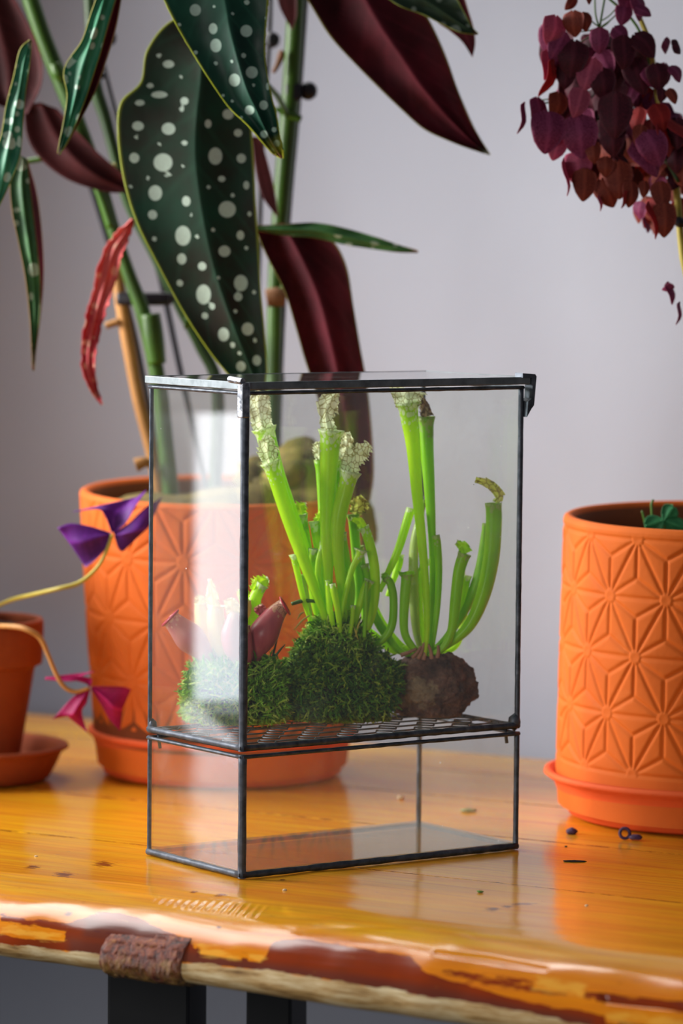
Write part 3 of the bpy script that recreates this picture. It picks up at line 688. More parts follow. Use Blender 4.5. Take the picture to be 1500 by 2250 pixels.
def strands(name, V, N, count, L, parent, mat, seed, rad=0.00042, keep=None):
    rs = np.random.RandomState(seed); P = np.array([tuple(v) for v in V]); Nn = np.array([tuple(n_) for n_ in N])
    if keep is not None: ok = [i for i in range(len(P)) if keep(P[i])]; P = P[ok]; Nn = Nn[ok]
    idx = rs.randint(0, len(P), count); p = P[idx]+rs.normal(0, 0.0012, (count, 3)); d = Nn[idx]+rs.normal(0, 0.75, (count, 3)); d /= np.linalg.norm(d, axis=1)[:, None]
    ln = L*rs.uniform(0.45, 1.4, count); seg = 5; pts = [p]; dd = d.copy(); curl = rs.normal(0, 0.35, (count, 3)); curl[:, 2] -= 0.08
    for s in range(seg):
        dd = dd+curl; dd /= np.linalg.norm(dd, axis=1)[:, None]; q = pts[-1]+dd*(ln/seg)[:, None]; q[:, 2] = np.maximum(q[:, 2], ZS+0.0002); pts.append(q)
    pts = np.stack(pts, 1)   # count, seg+1, 3
    s1 = np.cross(dd, rs.normal(0, 1, (count, 3))); s1 /= np.linalg.norm(s1, axis=1)[:, None]+1e-9; s2 = np.cross(dd, s1)
    VV = []; base = 0; n_ = seg+1
    wid = np.array([1, 1.5, 1.2, 1.5, 1.1, 0.2])*rad
    ring = np.stack([pts+s1[:, None, :]*wid[None, :, None]*1.0, pts-s1[:, None, :]*wid[None, :, None]*0.6+s2[:, None, :]*wid[None, :, None], pts-s1[:, None, :]*wid[None, :, None]*0.6-s2[:, None, :]*wid[None, :, None]], 2)
    allv = ring.reshape(-1, 3); per = n_*3; Fq = []
    for s in range(seg):
        for k in range(3): Fq.append((s*3+k, s*3+(k+1) % 3, (s+1)*3+(k+1) % 3, (s+1)*3+k))
    Fq = np.array(Fq); Fa = (Fq[None]+(np.arange(count)*per)[:, None, None]).reshape(-1, 4)
    # leaflets: two small triangles at each joint
    lv = []; lf = []
    for s in (1, 2, 3, 4):
        for sg in (1, -1):
            a = pts[:, s]; t = (pts[:, s+1]-pts[:, s]); ll = np.linalg.norm(t, axis=1)[:, None]; sd = (s1*sg*0.8+s2*rs.normal(0, .7, (count, 1)))*ll*0.8
            tri = np.stack([a-t*0.25, a+t*0.35, a+sd+t*0.6], 1); lv.append(tri.reshape(-1, 3))
    nb = len(allv); lv = np.concatenate(lv); lf = np.arange(len(lv)).reshape(-1, 3)+nb
    rv = rs.uniform(0, 1, count); ra = np.repeat(rv, per); rb = np.concatenate([np.repeat(rv, 3)]*8)
    me = bpy.data.meshes.new(name); Vall = np.vstack([allv, lv]); me.vertices.add(len(Vall)); me.vertices.foreach_set('co', Vall.ravel().astype(np.float32))
    loops = np.concatenate([Fa.ravel(), lf.ravel()]); me.loops.add(len(loops)); me.loops.foreach_set('vertex_index', loops.astype(np.int32))
    me.polygons.add(len(Fa)+len(lf)); st = np.concatenate([np.arange(len(Fa))*4, len(Fa)*4+np.arange(len(lf))*3]); me.polygons.foreach_set('loop_start', st.astype(np.int32))
    me.update(calc_edges=True); me.validate(); a = me.attributes.new('rnd', 'FLOAT', 'POINT'); a.data.foreach_set('value', np.concatenate([ra, rb]).astype(np.float32))
    me.materials.append(M[mat]); o = bpy.data.objects.new(name, me); C.objects.link(o); setparent(o, parent); o['kind'] = 'stuff'; return o

def pitcher(pts, Y, parent, mat='pitcher_green', hood=None, hoodmat='hood_net', lip=1.25, open_=True, lipmat=None, n=14, dip=0.0, flute=0.06, hw=0.0, hdy=0.0, name='pitcher', front=0.0):
    q = np.array([(p[0], p[1], p[2], p[3] if len(p) > 3 else 0.0) for p in pts], float); q = cr(q, max(22, len(pts)*9))
    P = np.array([at(a, b_, Y+d) for a, b_, r, d in q]); R = np.maximum(q[:, 2], 1.0)*pxm(Y)
    T, N, B = frames(P); V = []; t_ = []; m = len(P); Fc = []
    for i in range(m):
        fl = 1.0
        if i >= m-2 and open_: fl = 1+(lip-1)*(i-(m-3))/2
        for k in range(n):
            a = 2*math.pi*k/n; rr = R[i]*fl*(1+flute*math.cos(3*a+i*0.02)); V.append(P[i]+N[i]*math.cos(a)*rr+B[i]*math.sin(a)*rr); t_.append(i/(m-1))
    for i in range(m-1):
        for k in range(n): Fc.append((i*n+k, i*n+(k+1) % n, (i+1)*n+(k+1) % n, (i+1)*n+k))
    Fc.append(tuple(range(n))[::-1]); mi = [0]*len(Fc)
    if open_:   # inner wall down from the lip
        depth = [0.0, 0.0, 2, 5]; prev = (m-1)*n
        for s, dpt in enumerate((0, 2, 5)):
            i = m-1-dpt; sc = 0.90 if s else 0.86*lip
            b0 = len(V)
            for k in range(n):
                a = 2*math.pi*k/n; rr = R[i]*sc; V.append(P[i]+N[i]*math.cos(a)*rr+B[i]*math.sin(a)*rr-T[i]*0.0002); t_.append(i/(m-1))
            for k in range(n): Fc.append((prev+k, prev+(k+1) % n, b0+(k+1) % n, b0+k)); mi.append(1 if (lipmat and s == 0) else 0)
            prev = b0
        Fc.append(tuple(prev+k for k in range(n))); mi.append(0)
        # outer lip band
        if lipmat:
            for k in range(n): mi[(m-2)*n+k] = 1
    else: Fc.append(tuple((m-1)*n+k for k in range(n))); mi.append(0)
    o = mesh(name, V, Fc, [mat, lipmat or mat], parent, attrs={'t': t_}, mi=mi)
    if lipmat:
        rg = [P[-1]+(N[-1]*math.cos(a)+B[-1]*math.sin(a))*R[-1]*lip*(1+0.10*math.sin(2*a)) for a in np.linspace(0, 2*math.pi, 25)]
        Vl, Fl = tube_mesh(np.array(rg), [R[-1]*0.15]*25, 8, False); mesh('lip', Vl, Fl, lipmat, o, label='crimson rolled lip')
    if hood: hood_blade(hood, Y+hdy, o, hoodmat, seed=int(abs(pts[-1][0])) % 17)
    return o
def hood_blade(pts, Y, parent, mat, seed=0):
    """ruffled hood: (px, py, half width px[, dy])"""
    s = ribbon('hood', [(p[0], p[1], p[2], p[3] if len(p) > 3 else 0.0) for p in pts], Y, [mat, mat], parent, fold=-0.25, nv=26, nu=6, bulge=-0.0012, thick=0.0004, wave=0.0016, jag=8, seed=seed, single=True, freq=13)
    return s

# --- left: purple pitcher plant in a moss ball
c1 = pz(516, 1585, ZS); Y1 = float(c1[1])+0.002
g1 = thing('purple_pitcher_plant', (c1[0], Y1, ZS), 'squat purple and cream pitcher plant on a bright moss ball, leftmost in the terrarium', 'plant', None)
s_ = pxm(Y1)
cc = at(518, 1528, Y1)
o, Vm, Nm = moss_core('moss_ball', cc, 96*s_, (1.06, 0.72, 0.92), g1, seed=3)
strands('moss', Vm, Nm, 6000, 0.0085, g1, 'moss_strand', 11)
UP = lambda *a, **k: pitcher(*a, **k)
pitcher([(560, 1452, 9), (566, 1425, 24), (580, 1393, 33), (600, 1358, 25), (617, 1337, 18), (626, 1331, 17)], Y1-0.006, g1, 'urn_purple', lip=1.25, lipmat='lip_crimson', n=20, flute=0.03)
hood_blade([(575, 1352, 6), (572, 1340, 13), (566, 1330, 10)], Y1-0.002, g1, 'urn_purple', 3).name = 'wing'
pitcher([(548, 1440, 6), (550, 1375, 14), (554, 1340, 19), (560, 1315, 15), (570, 1295, 13), (577, 1284, 14)], Y1+0.010, g1, 'pitcher_green', hood=[(560, 1300, 15), (572, 1280, 17), (590, 1272, 5)], hoodmat='pitcher_green', n=18, lip=1.1)
pitcher([(468, 1450, 8), (446, 1430, 22), (418, 1402, 33), (392, 1376, 25), (374, 1358, 19)], Y1-0.004, g1, 'urn_pink', lip=1.25, lipmat='lip_crimson', n=20, flute=0.03)
pitcher([(494, 1455, 6), (488, 1420, 19), (478, 1380, 21), (474, 1352, 19), (476, 1330, 16)], Y1-0.008, g1, 'urn_cream', hood=[(470, 1335, 14), (464, 1300, 12), (462, 1272, 3)], hoodmat='urn_cream', lip=1.2, n=18)
pitcher([(524, 1460, 7), (516, 1430, 22), (510, 1396, 24), (512, 1366, 17), (518, 1345, 14)], Y1-0.014, g1, 'urn_pink', hood=[(512, 1350, 14), (508, 1325, 15), (512, 1314, 5)], hoodmat='urn_cream', lip=1.2, n=18)
pitcher([(470, 1452, 6), (456, 1420, 15), (446, 1380, 17), (441, 1345, 14), (440, 1325, 12)], Y1+0.010, g1, 'urn_cream', hood=[(440, 1330, 12), (442, 1315, 14), (446, 1310, 4)], hoodmat='urn_cream', lip=1.15, n=18)
pitcher([(545, 1462, 6), (541, 1440, 16), (538, 1405, 17), (536, 1375, 13)], Y1-0.014, g1, 'urn_purple', lip=1.15, n=18)
pitcher([(520, 1440, 6), (528, 1370, 13), (538, 1340, 15), (540, 1318, 11)], Y1+0.004, g1, 'urn_cream', hood=[(536, 1322, 10), (534, 1300, 12), (530, 1294, 3)], hoodmat='pitcher_green', lip=1.1, n=18)
stem('thin_leaf', [(600, 1450, 1.5), (612, 1432, 2.5), (626, 1416, 1)], Y1, 'stem_dark_green', g1)
stem('thin_leaf', [(596, 1452, 1.5), (602, 1430, 2.5), (610, 1400, 1)], Y1, 'stem_dark_green', g1)

# --- centre: tall pitcher plant on a moss mound
c2 = pz(738, 1580, ZS); Y2 = float(c2[1])+0.004
g2 = thing('white_topped_pitcher_plant', (c2[0], Y2, ZS), 'tall bright green pitcher plant with white-netted hoods on the large middle moss mound', 'plant')
s_ = pxm(Y2); cc = at(742, 1510, Y2)
o, Vm, Nm = moss_core('moss_mound', cc, 118*s_, (0.98, 0.66, 0.80), g2, seed=9)
strands('moss', Vm, Nm, 8500, 0.0080, g2, 'moss_strand_dark', 21)
cc2 = at(738, 1425, Y2)
bm_V = []; bm_N = []
b_ = MB(); b_.ball(cc2, 1.0, (58*s_, 44*s_, 62*s_), 4, 0.2, 4); o = b_.build('moss_crown', 'moss_core', g2, smooth=True)
vv = [v.co.copy() for v in o.data.vertices]; nn = [(v-Vector(cc2)).normalized() for v in vv]
strands('moss', vv, nn, 2600, 0.0080, g2, 'moss_strand', 22)
PG = lambda pts, dy=0.0, **k: pitcher(pts, Y2+dy, g2, **k)
PG([(722, 1400, 6), (712, 1350, 8), (690, 1290, 11), (662, 1215, 14), (632, 1130, 16), (606, 1050, 17), (594, 1015, 19)], -0.006, hood=[(594, 1020, 17), (589, 990, 23), (588, 972, 17), (598, 962, 7)], hdy=-0.001)
PG([(716, 1390, 6), (700, 1300, 9), (672, 1215, 13), (640, 1130, 16), (608, 1040, 18), (588, 970, 21), (580, 940, 23)], 0.004, mat='pitcher_green', hood=[(578, 945, 22), (570, 905, 24), (568, 880, 26), (578, 862, 14)], hdy=0.001)
PG([(730, 1400, 6), (722, 1300, 9), (720, 1200, 15), (720, 1100, 17), (724, 1000, 21), (728, 945, 24)], -0.002, hood=[(722, 950, 20), (716, 920, 15), (720, 892, 25), (732, 872, 16), (742, 860, 5)], hdy=0.0)
PG([(760, 1400, 6), (752, 1300, 10), (742, 1200, 14), (744, 1140, 17), (758, 1080, 18), (770, 1035, 21)], -0.006, hood=[(768, 1036, 19), (776, 1008, 22), (796, 990, 19), (812, 976, 8)], hdy=-0.001)
PG([(752, 1400, 5), (750, 1250, 9), (746, 1100, 12), (748, 1010, 14)], 0.012, hood=[(752, 1010, 16), (762, 975, 15), (760, 950, 10)])
PG([(722, 1390, 5), (712, 1250, 8), (708, 1100, 10), (704, 1010, 12)], 0.012, mat='pitcher_deep', hood=[(702, 1010, 10), (700, 985, 13), (698, 970, 6)])
PG([(790, 1404, 5), (812, 1370, 8), (824, 1310, 10), (822, 1240, 11), (808, 1180, 11), (798, 1158, 11)], -0.002, hood=[(800, 1165, 10), (790, 1146, 9), (770, 1140, 4)], hoodmat='pitcher_green')
PG([(744, 1380, 4), (756, 1320, 6), (772, 1255, 7), (788, 1222, 9), (793, 1208, 11)], -0.012, lip=1.5)
PG([(690, 1390, 4), (668, 1320, 6), (654, 1260, 7), (645, 1218, 8)], -0.004, lip=1.35)
PG([(700, 1380, 4), (690, 1290, 7), (676, 1200, 9), (664, 1130, 10)], 0.008, hood=[(664, 1130, 9), (660, 1112, 14), (672, 1108, 6)], hoodmat='pitcher_green')
PG([(730, 1380, 4), (708, 1260, 7), (696, 1190, 9), (690, 1145, 10)], 0.010, hood=[(694, 1150, 9), (706, 1132, 9), (704, 1118, 3)], hoodmat='pitcher_green')
PG([(765, 1380, 4), (774, 1300, 7), (762, 1230, 8), (752, 1170, 8)], 0.006, mat='pitcher_green')
PG([(780, 1390, 5), (788, 1290, 10), (780, 1180, 11), (776, 1130, 12)], 0.016, mat='pitcher_deep', hood=[(780, 1130, 14), (790, 1105, 20), (786, 1090, 8)], hoodmat='hood_yellow')
PG([(705, 1390, 4), (690, 1320, 8), (684, 1250, 10), (688, 1205, 11)], 0.002, lip=1.2, mat='pitcher_green')
PG([(735, 1392, 4), (704, 1290, 7), (700, 1240, 8), (712, 1190, 8)], -0.001, lip=1.2, mat='pitcher_green')
PG([(748, 1390, 5), (742, 1340, 7), (734, 1300, 8), (730, 1282, 6)], -0.014, hoodmat='hood_yellow')
PG([(735, 1392, 4), (726, 1340, 6), (721, 1290, 6), (720, 1275, 5)], -0.012, mat='pitcher_green')
PG([(775, 1392, 4), (786, 1345, 7), (800, 1300, 9), (812, 1275, 10)], -0.008, mat='pitcher_green')
PG([(800, 1400, 4), (803, 1350, 5), (804, 1310, 5), (806, 1275, 4)], -0.012, mat='pitcher_deep')
PG([(768, 1400, 4), (774, 1360, 5), (776, 1330, 5)], -0.014, mat='pitcher_green')
PG([(758, 1392, 4), (766, 1330, 6), (768, 1290, 8), (762, 1268, 9)], 0.0, mat='pitcher_green', hood=[(764, 1275, 9), (756, 1262, 9), (752, 1258, 4)], hoodmat='pitcher_green')
PG([(690, 1392, 4), (678, 1340, 7), (668, 1290, 8), (664, 1262, 8)], 0.006, mat='pitcher_stripe')
PG([(800, 1395, 4), (800, 1330, 8), (794, 1260, 12), (786, 1200, 12)], 0.020, mat='pitcher_deep')
PG([(790, 1400, 4), (806, 1340, 6), (812, 1290, 8), (800, 1240, 9)], 0.014, mat='pitcher_deep')
stem('thin_leaf', [(700, 1322, 3), (668, 1320, 5), (640, 1327, 4)], Y2-0.004, 'stem_green', g2)
for (x0, y0, x1, y1) in ((680, 1352, 645, 1385), (668, 1345, 652, 1362), (780, 1400, 792, 1362), (786, 1405, 772, 1370)):
    stem('moss_sprig', [(x0, y0, 1.5), ((x0+x1)/2, (y0+y1)/2-4, 2.2), (x1, y1, 0.8)], Y2-0.012, 'stalk_yellow', g2)

# --- right: pitcher plant on a lava rock
c3 = pz(950, 1572, ZS); Y3 = float(c3[1])
g3 = thing('pitcher_plant_on_rock', (c3[0], Y3, ZS), 'spreading green pitcher plant rooted on a brown lava rock at the right of the terrarium', 'plant')
s_ = pxm(Y3); cc = at(947, 1512, Y3)
def patch(p):
    x, y = project(np.array(p)); return float(np.clip(1.15-math.hypot((x-905)/85, (y-1520)/48), 0, 1))
o, Vm, Nm = moss_core('lava_rock', cc, 88*s_, (1.13, 0.80, 0.90), g3, mat='rock', rough=0.16, seed=14, sub=6, attr=patch)
PR = lambda pts, dy=0.0, **k: pitcher(pts, Y3+dy, g3, **k)
PR([(934, 1440, 4), (938, 1380, 6), (936, 1300, 8), (928, 1200, 10), (917, 1090, 12), (908, 980, 16), (899, 915, 20), (896, 885, 23)], -0.012, hood=[(896, 895, 26), (894, 872, 32), (896, 858, 40), (897, 854, 38)], hdy=-0.0005, mat='pitcher_green')
PR([(942, 1440, 4), (949, 1330, 6), (950, 1200, 8), (944, 1080, 12), (938, 980, 15), (937, 915, 16)], -0.004, hood=[(938, 915, 13), (932, 893, 11), (926, 872, 4)], hoodmat='hood_brown', mat='pitcher_deep')
PR([(948, 1440, 4), (960, 1340, 7), (964, 1260, 8), (961, 1200, 9), (957, 1176, 9)], -0.006, mat='pitcher_deep', open_=False)
PR([(926, 1440, 4), (914, 1380, 9), (909, 1290, 11), (910, 1200, 10), (922, 1140, 8), (932, 1098, 5)], 0.006, mat='pitcher_stripe')
PR([(945, 1440, 5), (985, 1415, 9), (1030, 1375, 13), (1060, 1310, 16), (1078, 1230, 18), (1084, 1150, 18), (1083, 1105, 18)], -0.006, hood=[(1090, 1104, 8), (1096, 1086, 11), (1072, 1062, 10), (1044, 1054, 7)], hoodmat='hood_yellow', mat='pitcher_deep', lip=1.08)
PR([(940, 1438, 4), (985, 1395, 8), (1028, 1325, 11), (1054, 1250, 11), (1066, 1150, 6)], 0.004, mat='pitcher_deep')
PR([(938, 1440, 4), (972, 1425, 8), (992, 1385, 10), (1000, 1320, 12), (1008, 1255, 13), (1020, 1216, 14)], -0.010, hood=[(1024, 1216, 14), (1016, 1200, 12), (1002, 1192, 5)], hoodmat='pitcher_deep', mat='pitcher_deep', lip=1.15)
PR([(985, 1400, 3), (1008, 1350, 6), (1020, 1300, 8), (1026, 1265, 10)], 0.004, mat='pitcher_green', lip=1.2)
PR([(930, 1440, 5), (905, 1420, 8), (888, 1385, 9), (889, 1320, 11), (893, 1272, 12), (893, 1262, 13)], -0.010, hood=[(893, 1268, 14), (894, 1258, 18), (893, 1255, 8)], hoodmat='pitcher_deep', mat='pitcher_deep', lip=1.2)
PR([(930, 1440, 4), (880, 1432, 7), (845, 1390, 10), (820, 1345, 9), (806, 1300, 8)], -0.002, mat='pitcher_deep')
PR([(925, 1440, 4), (880, 1418, 8), (840, 1370, 9), (815, 1320, 9)], 0.008, mat='pitcher_green')
PR([(806, 1420, 4), (838, 1408, 8), (860, 1376, 9), (864, 1320, 9), (857, 1282, 9), (846, 1270, 8)], -0.014, hood=[(852, 1272, 9), (842, 1266, 8), (838, 1270, 3)], hoodmat='pitcher_deep', mat='pitcher_deep')
PR([(834, 1300, 5), (850, 1265, 7), (876, 1205, 9), (896, 1140, 10), (903, 1117, 10)], -0.004, mat='pitcher_green', open_=False)
PR([(850, 1310, 4), (866, 1270, 7), (876, 1240, 9), (879, 1218, 8)], 0.006, mat='pitcher_green')
PR([(936, 1440, 4), (922, 1330, 8), (926, 1260, 9), (940, 1228, 9)], 0.008, mat='pitcher_green', lip=1.2)
PR([(936, 1440, 4), (900, 1425, 8), (862, 1428, 8), (830, 1400, 7), (806, 1380, 6)], 0.006, mat='pitcher_green')
PR([(940, 1438, 4), (1000, 1420, 7), (1020, 1340, 8), (1012, 1250, 8)], 0.012, mat='pitcher_green')
for (x, y, x1, y1) in ((905, 1445, 925, 1420), (918, 1448, 932, 1412), (948, 1448, 940, 1415), (960, 1446, 962, 1418), (930, 1450, 936, 1410), (880, 1440, 915, 1425)):
    stem('root_stub', [(x, y, 5), ((x+x1)/2+2, (y+y1)/2, 4), (x1, y1, 3)], Y3-0.012, 'root_tan', g3)

# ------------------------------------------------------------------ pots
def asanoha_pot(name, cx, cy, prof_out, z0, z1, r_in_off, rowz, L, phase, parent, mat='terracotta', arc=None, depth=0.0013, tilt=0.0, wl=0.0013):
    """embossed pot: star lattice grooves pressed in the wall. prof_out: (z, r) list"""
    zs_, rs_ = zip(*prof_out); nth = 900; nz = 190; R0 = rs_[len(rs_)//2]; ns = round(2*math.pi*R0/L); Lx = 2*math.pi/ns
    Th = np.linspace(0, 2*math.pi, nth, endpoint=False); Zz = np.linspace(z0, z1, nz)
    tg, zg = np.meshgrid(Th, Zz, indexing='ij'); rg = np.interp(zg, zs_, rs_)
    # lattice coordinates in units of the side
    x = (tg-phase)/Lx; hgt = (rowz[1]-rowz[0]); y = (zg-rowz[0])/hgt*(math.sqrt(3)/2)
    s3 = math.sqrt(3); b2 = y/(s3/2); a2 = x-0.5*b2; ia = np.floor(a2); ib = np.floor(b2); fa = a2-ia; fb = b2-ib
    up = (fa+fb) <= 1
    Pt = lambda a, b_: (a+0.5*b_, b_*s3/2)
    dm = np.full(x.shape, 9.0); px, py = Pt(fa, fb)
    A = Pt(0, 0); Bp = Pt(1, 0); Cp = Pt(0, 1); D = Pt(1, 1)
    def seg(p, q):
        dx, dy = q[0]-p[0], q[1]-p[1]; t = np.clip(((px-p[0])*dx+(py-p[1])*dy)/(dx*dx+dy*dy), 0, 1); return np.hypot(px-p[0]-t*dx, py-p[1]-t*dy)
    g1_ = ((A[0]+Bp[0]+Cp[0])/3, (A[1]+Bp[1]+Cp[1])/3); g2_ = ((D[0]+Bp[0]+Cp[0])/3, (D[1]+Bp[1]+Cp[1])/3)
    d1 = np.minimum.reduce([seg(A, Bp), seg(A, Cp), seg(Bp, Cp), seg(g1_, A), seg(g1_, Bp), seg(g1_, Cp)])
    d2 = np.minimum.reduce([seg(D, Bp), seg(D, Cp), seg(Bp, Cp), seg(g2_, D), seg(g2_, Bp), seg(g2_, Cp)])
    dm = np.where(up, d1, d2)
    dv = np.minimum.reduce([np.hypot(px-p[0], py-p[1]) for p in (A, Bp, Cp, D)])
    g = np.exp(-(dm*L/wl)**2); star = np.clip((dv-0.075)/0.03, 0, 1); g = g*star
    g += 0.55*np.clip(1-dv/0.085, 0, 1)**0.3*(dv < 0.085)
    yy = (zg-rowz[0])/hgt; lim = np.clip((yy-0.0)*20+1, 0, 1)*np.clip((rowz[2]-yy)*20+1, 0, 1); g *= lim
    r = rg-depth*g
    V = np.stack([cx+r*np.cos(tg), cy+r*np.sin(tg), zg], -1).reshape(-1, 3)
    Fc = [(i*nz+k, ((i+1) % nth)*nz+k, ((i+1) % nth)*nz+k+1, i*nz+k+1) for i in range(nth) for k in range(nz-1)]
    # rim and inside
    rt = rs_[-1]; prof = [(rt, z1), (rt-0.0008, z1+0.0022), (rt-0.003, z1+0.0035), (rt-0.006, z1+0.0030), (rt-0.0078, z1), (rt-0.008, z1-0.01), (rt-0.010, z0+0.02), (0.001, z0+0.018)]
    V2, F2 = lathe(prof, 180, cx, cy); k = len(V); V = list(V)+list(V2); Fc += [tuple(i+k for i in f) for f in F2]
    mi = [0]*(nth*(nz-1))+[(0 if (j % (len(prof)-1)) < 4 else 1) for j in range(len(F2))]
    if tilt:
        V = np.array(V); c_, s_2 = math.cos(tilt), math.sin(tilt); y0 = cy-rs_[0]; dy = V[:, 1]-y0; dz = V[:, 2]-z0
        V[:, 1] = y0+dy*c_-dz*s_2; V[:, 2] = z0+dy*s_2+dz*c_
    return mesh(name, V, Fc, [mat, 'pot_inside'], parent, mi=mi)
def saucer(name, cx, cy, rb, rl, h, label, mat='saucer_terracotta', group=None):
    prof = [(0.001, 0.0012), (rb-0.004, 0.0012), (rb, 0.003), (rb+(rl-rb)*0.35, h*0.45), (rb+(rl-rb)*0.62, h*0.78), (rl-0.003, h*0.86), (rl, h*0.93), (rl-0.0005, h), (rl-0.004, h+0.0006), (rl-0.009, h*0.9), (rb-0.001, 0.009), (rb-0.02, 0.0062), (0.001, 0.0060)]
    V, Fc = lathe(cr_prof(prof), 128, cx, cy); o = mesh(name, V, Fc, mat, None); return tagp(o, label, 'saucer', group)
def cr_prof(p):
    out = []
    for i in range(len(p)-1):
        a, b_ = np.array(p[i]), np.array(p[i+1])
        for t in (0, 0.5): out.append(tuple(a+(b_-a)*t))
    out.append(p[-1]); return out

# right pot
CR = pz(1558, 1794, 0); rx, ry = CR[0], CR[1]; sR = pxm(ry)
saucer('saucer', rx, ry, 312*sR, 368*sR, 0.032, 'orange terracotta saucer under the star-patterned pot on the right')
pr_ = thing('potted_wine_red_shrub', (rx, ry, 0.006), 'star-embossed terracotta pot on the right holding a shrub with wine-red drooping leaves', 'potted plant')
zR0 = 0.0065; zR1 = at(1558, 1142, ry)[2]-0.003
row0 = at(1500, 1712, ry-0.1)[2]; row1 = at(1500, 1582, ry-0.1)[2]
T_R = 0.030
potR = asanoha_pot('pot', rx, ry, [(zR0, 336*sR), (0.03, 342*sR), (0.08, 340*sR), (zR1, 333*sR)], zR0, zR1, 0.008, (row0, row1, 4.0), 0.0452, math.radians(-90)-math.asin(min(1, 98/341))+0.099, pr_, tilt=T_R)
def soil_disc(cx, cy, r, z, parent, mat='soil', hgt=0.006, seed=0, name='soil', tilt=0):
    V = [(cx, cy, z+hgt)]; Fc = []; nr, nt = 14, 64
    for i in range(1, nr+1):
        for k in range(nt):
            a = 2*math.pi*k/nt; q = r*i/nr; V.append((cx+q*math.cos(a), cy+q*math.sin(a), z+hgt*(1-(i/nr)**2)+0.002*noise.noise(Vector((q*math.cos(a)*120+seed, q*math.sin(a)*120, seed)))))
    for k in range(nt): Fc.append((0, 1+k, 1+(k+1) % nt))
    for i in range(nr-1):
        for k in range(nt): Fc.append((1+i*nt+k, 1+(i+1)*nt+k, 1+(i+1)*nt+(k+1) % nt, 1+i*nt+(k+1) % nt))
    return mesh(name, V, Fc, mat, parent)
soil_disc(rx, ry-0.003, 318*sR, zR1-0.028, pr_)
# small green seedling in the right pot
for (x, y, w_, a) in ((1436, 1150, 20, 200), (1470, 1128, 20, 260), (1482, 1152, 18, 340), (1452, 1160, 20, 120)):
    d = (math.cos(math.radians(a)), math.sin(math.radians(a)))
    ribbon('seedling_leaf', [(1458, 1144, 3), (1458+(x-1458)*0.7, 1144+(y-1144)*0.7, w_*0.8), (x+(x-1458)*0.4, y+(y-1144)*0.5, w_*0.95), (x+(x-1458)*0.9, y+(y-1144)*0.9, 5)], ry-0.03, 'green_leaflet', pr_, nv=12, nu=4, fold=0.3, bulge=0.001)
stem('seedling_stem', [(1428, 1185, 3), (1432, 1140, 3), (1431, 1106, 3), (1436, 1098, 2)], ry-0.025, 'stem_green', pr_)
stem('seedling_stem', [(1425, 1185, 3), (1416, 1145, 3), (1410, 1122, 2)], ry-0.022, 'stem_green', pr_)
stem('seedling_stem', [(1458, 1190, 3), (1459, 1160, 3), (1458, 1144, 3)], ry-0.028, 'stem_green', pr_)
# shrub: trunk up from the pot, leaning left, with hanging leaves
YS = ry-0.01
stem('trunk', [(1560, 1190, 9), (1556, 900, 8), (1535, 720, 8), (1505, 590, 8), (1497, 540, 8), (1486, 420, 8), (1470, 330, 7), (1450, 240, 7), (1436, 160, 7), (1425, 90, 6), (1400, 25, 5), (1392, -30, 5)], YS, 'stalk_yellow', pr_, n=10)
stem('branch', [(1440, 180, 4), (1400, 60, 3), (1330, -10, 3)], YS, 'stem_green', pr_)
stem('branch', [(1330, -15, 2.2), (1322, 30, 2.4), (1317, 60, 2.4)], YS-0.01, 'stem_green', pr_)
stem('branch', [(1306, -15, 2), (1308, 30, 2), (1316, 62, 2)], YS-0.01, 'stem_green', pr_)
stem('branch', [(1386, 250, 3), (1420, 290, 3), (1455, 340, 4), (1490, 400, 4)], YS-0.01, 'stem_dark_green', pr_)
stem('node', [(1478, 482, 8), (1492, 488, 12), (1506, 492, 8)], YS-0.005, 'plastic_black', pr_)
for (x0, y0, x1, y1) in ((1317, 60, 1285, 30), (1317, 60, 1265, 70), (1317, 62, 1345, 40), (1317, 62, 1270, 95), (1318, 60, 1360, 25), (1262, 70, 1230, 40), (1322, 45, 1352, 20)):
    stem('petiole', [(x0, y0, 1.8), ((x0+x1)/2, (y0+y1)/2+3, 1.6), (x1, y1, 1.4)], YS-0.012, 'stem_green', pr_, m=6)
LM = {}
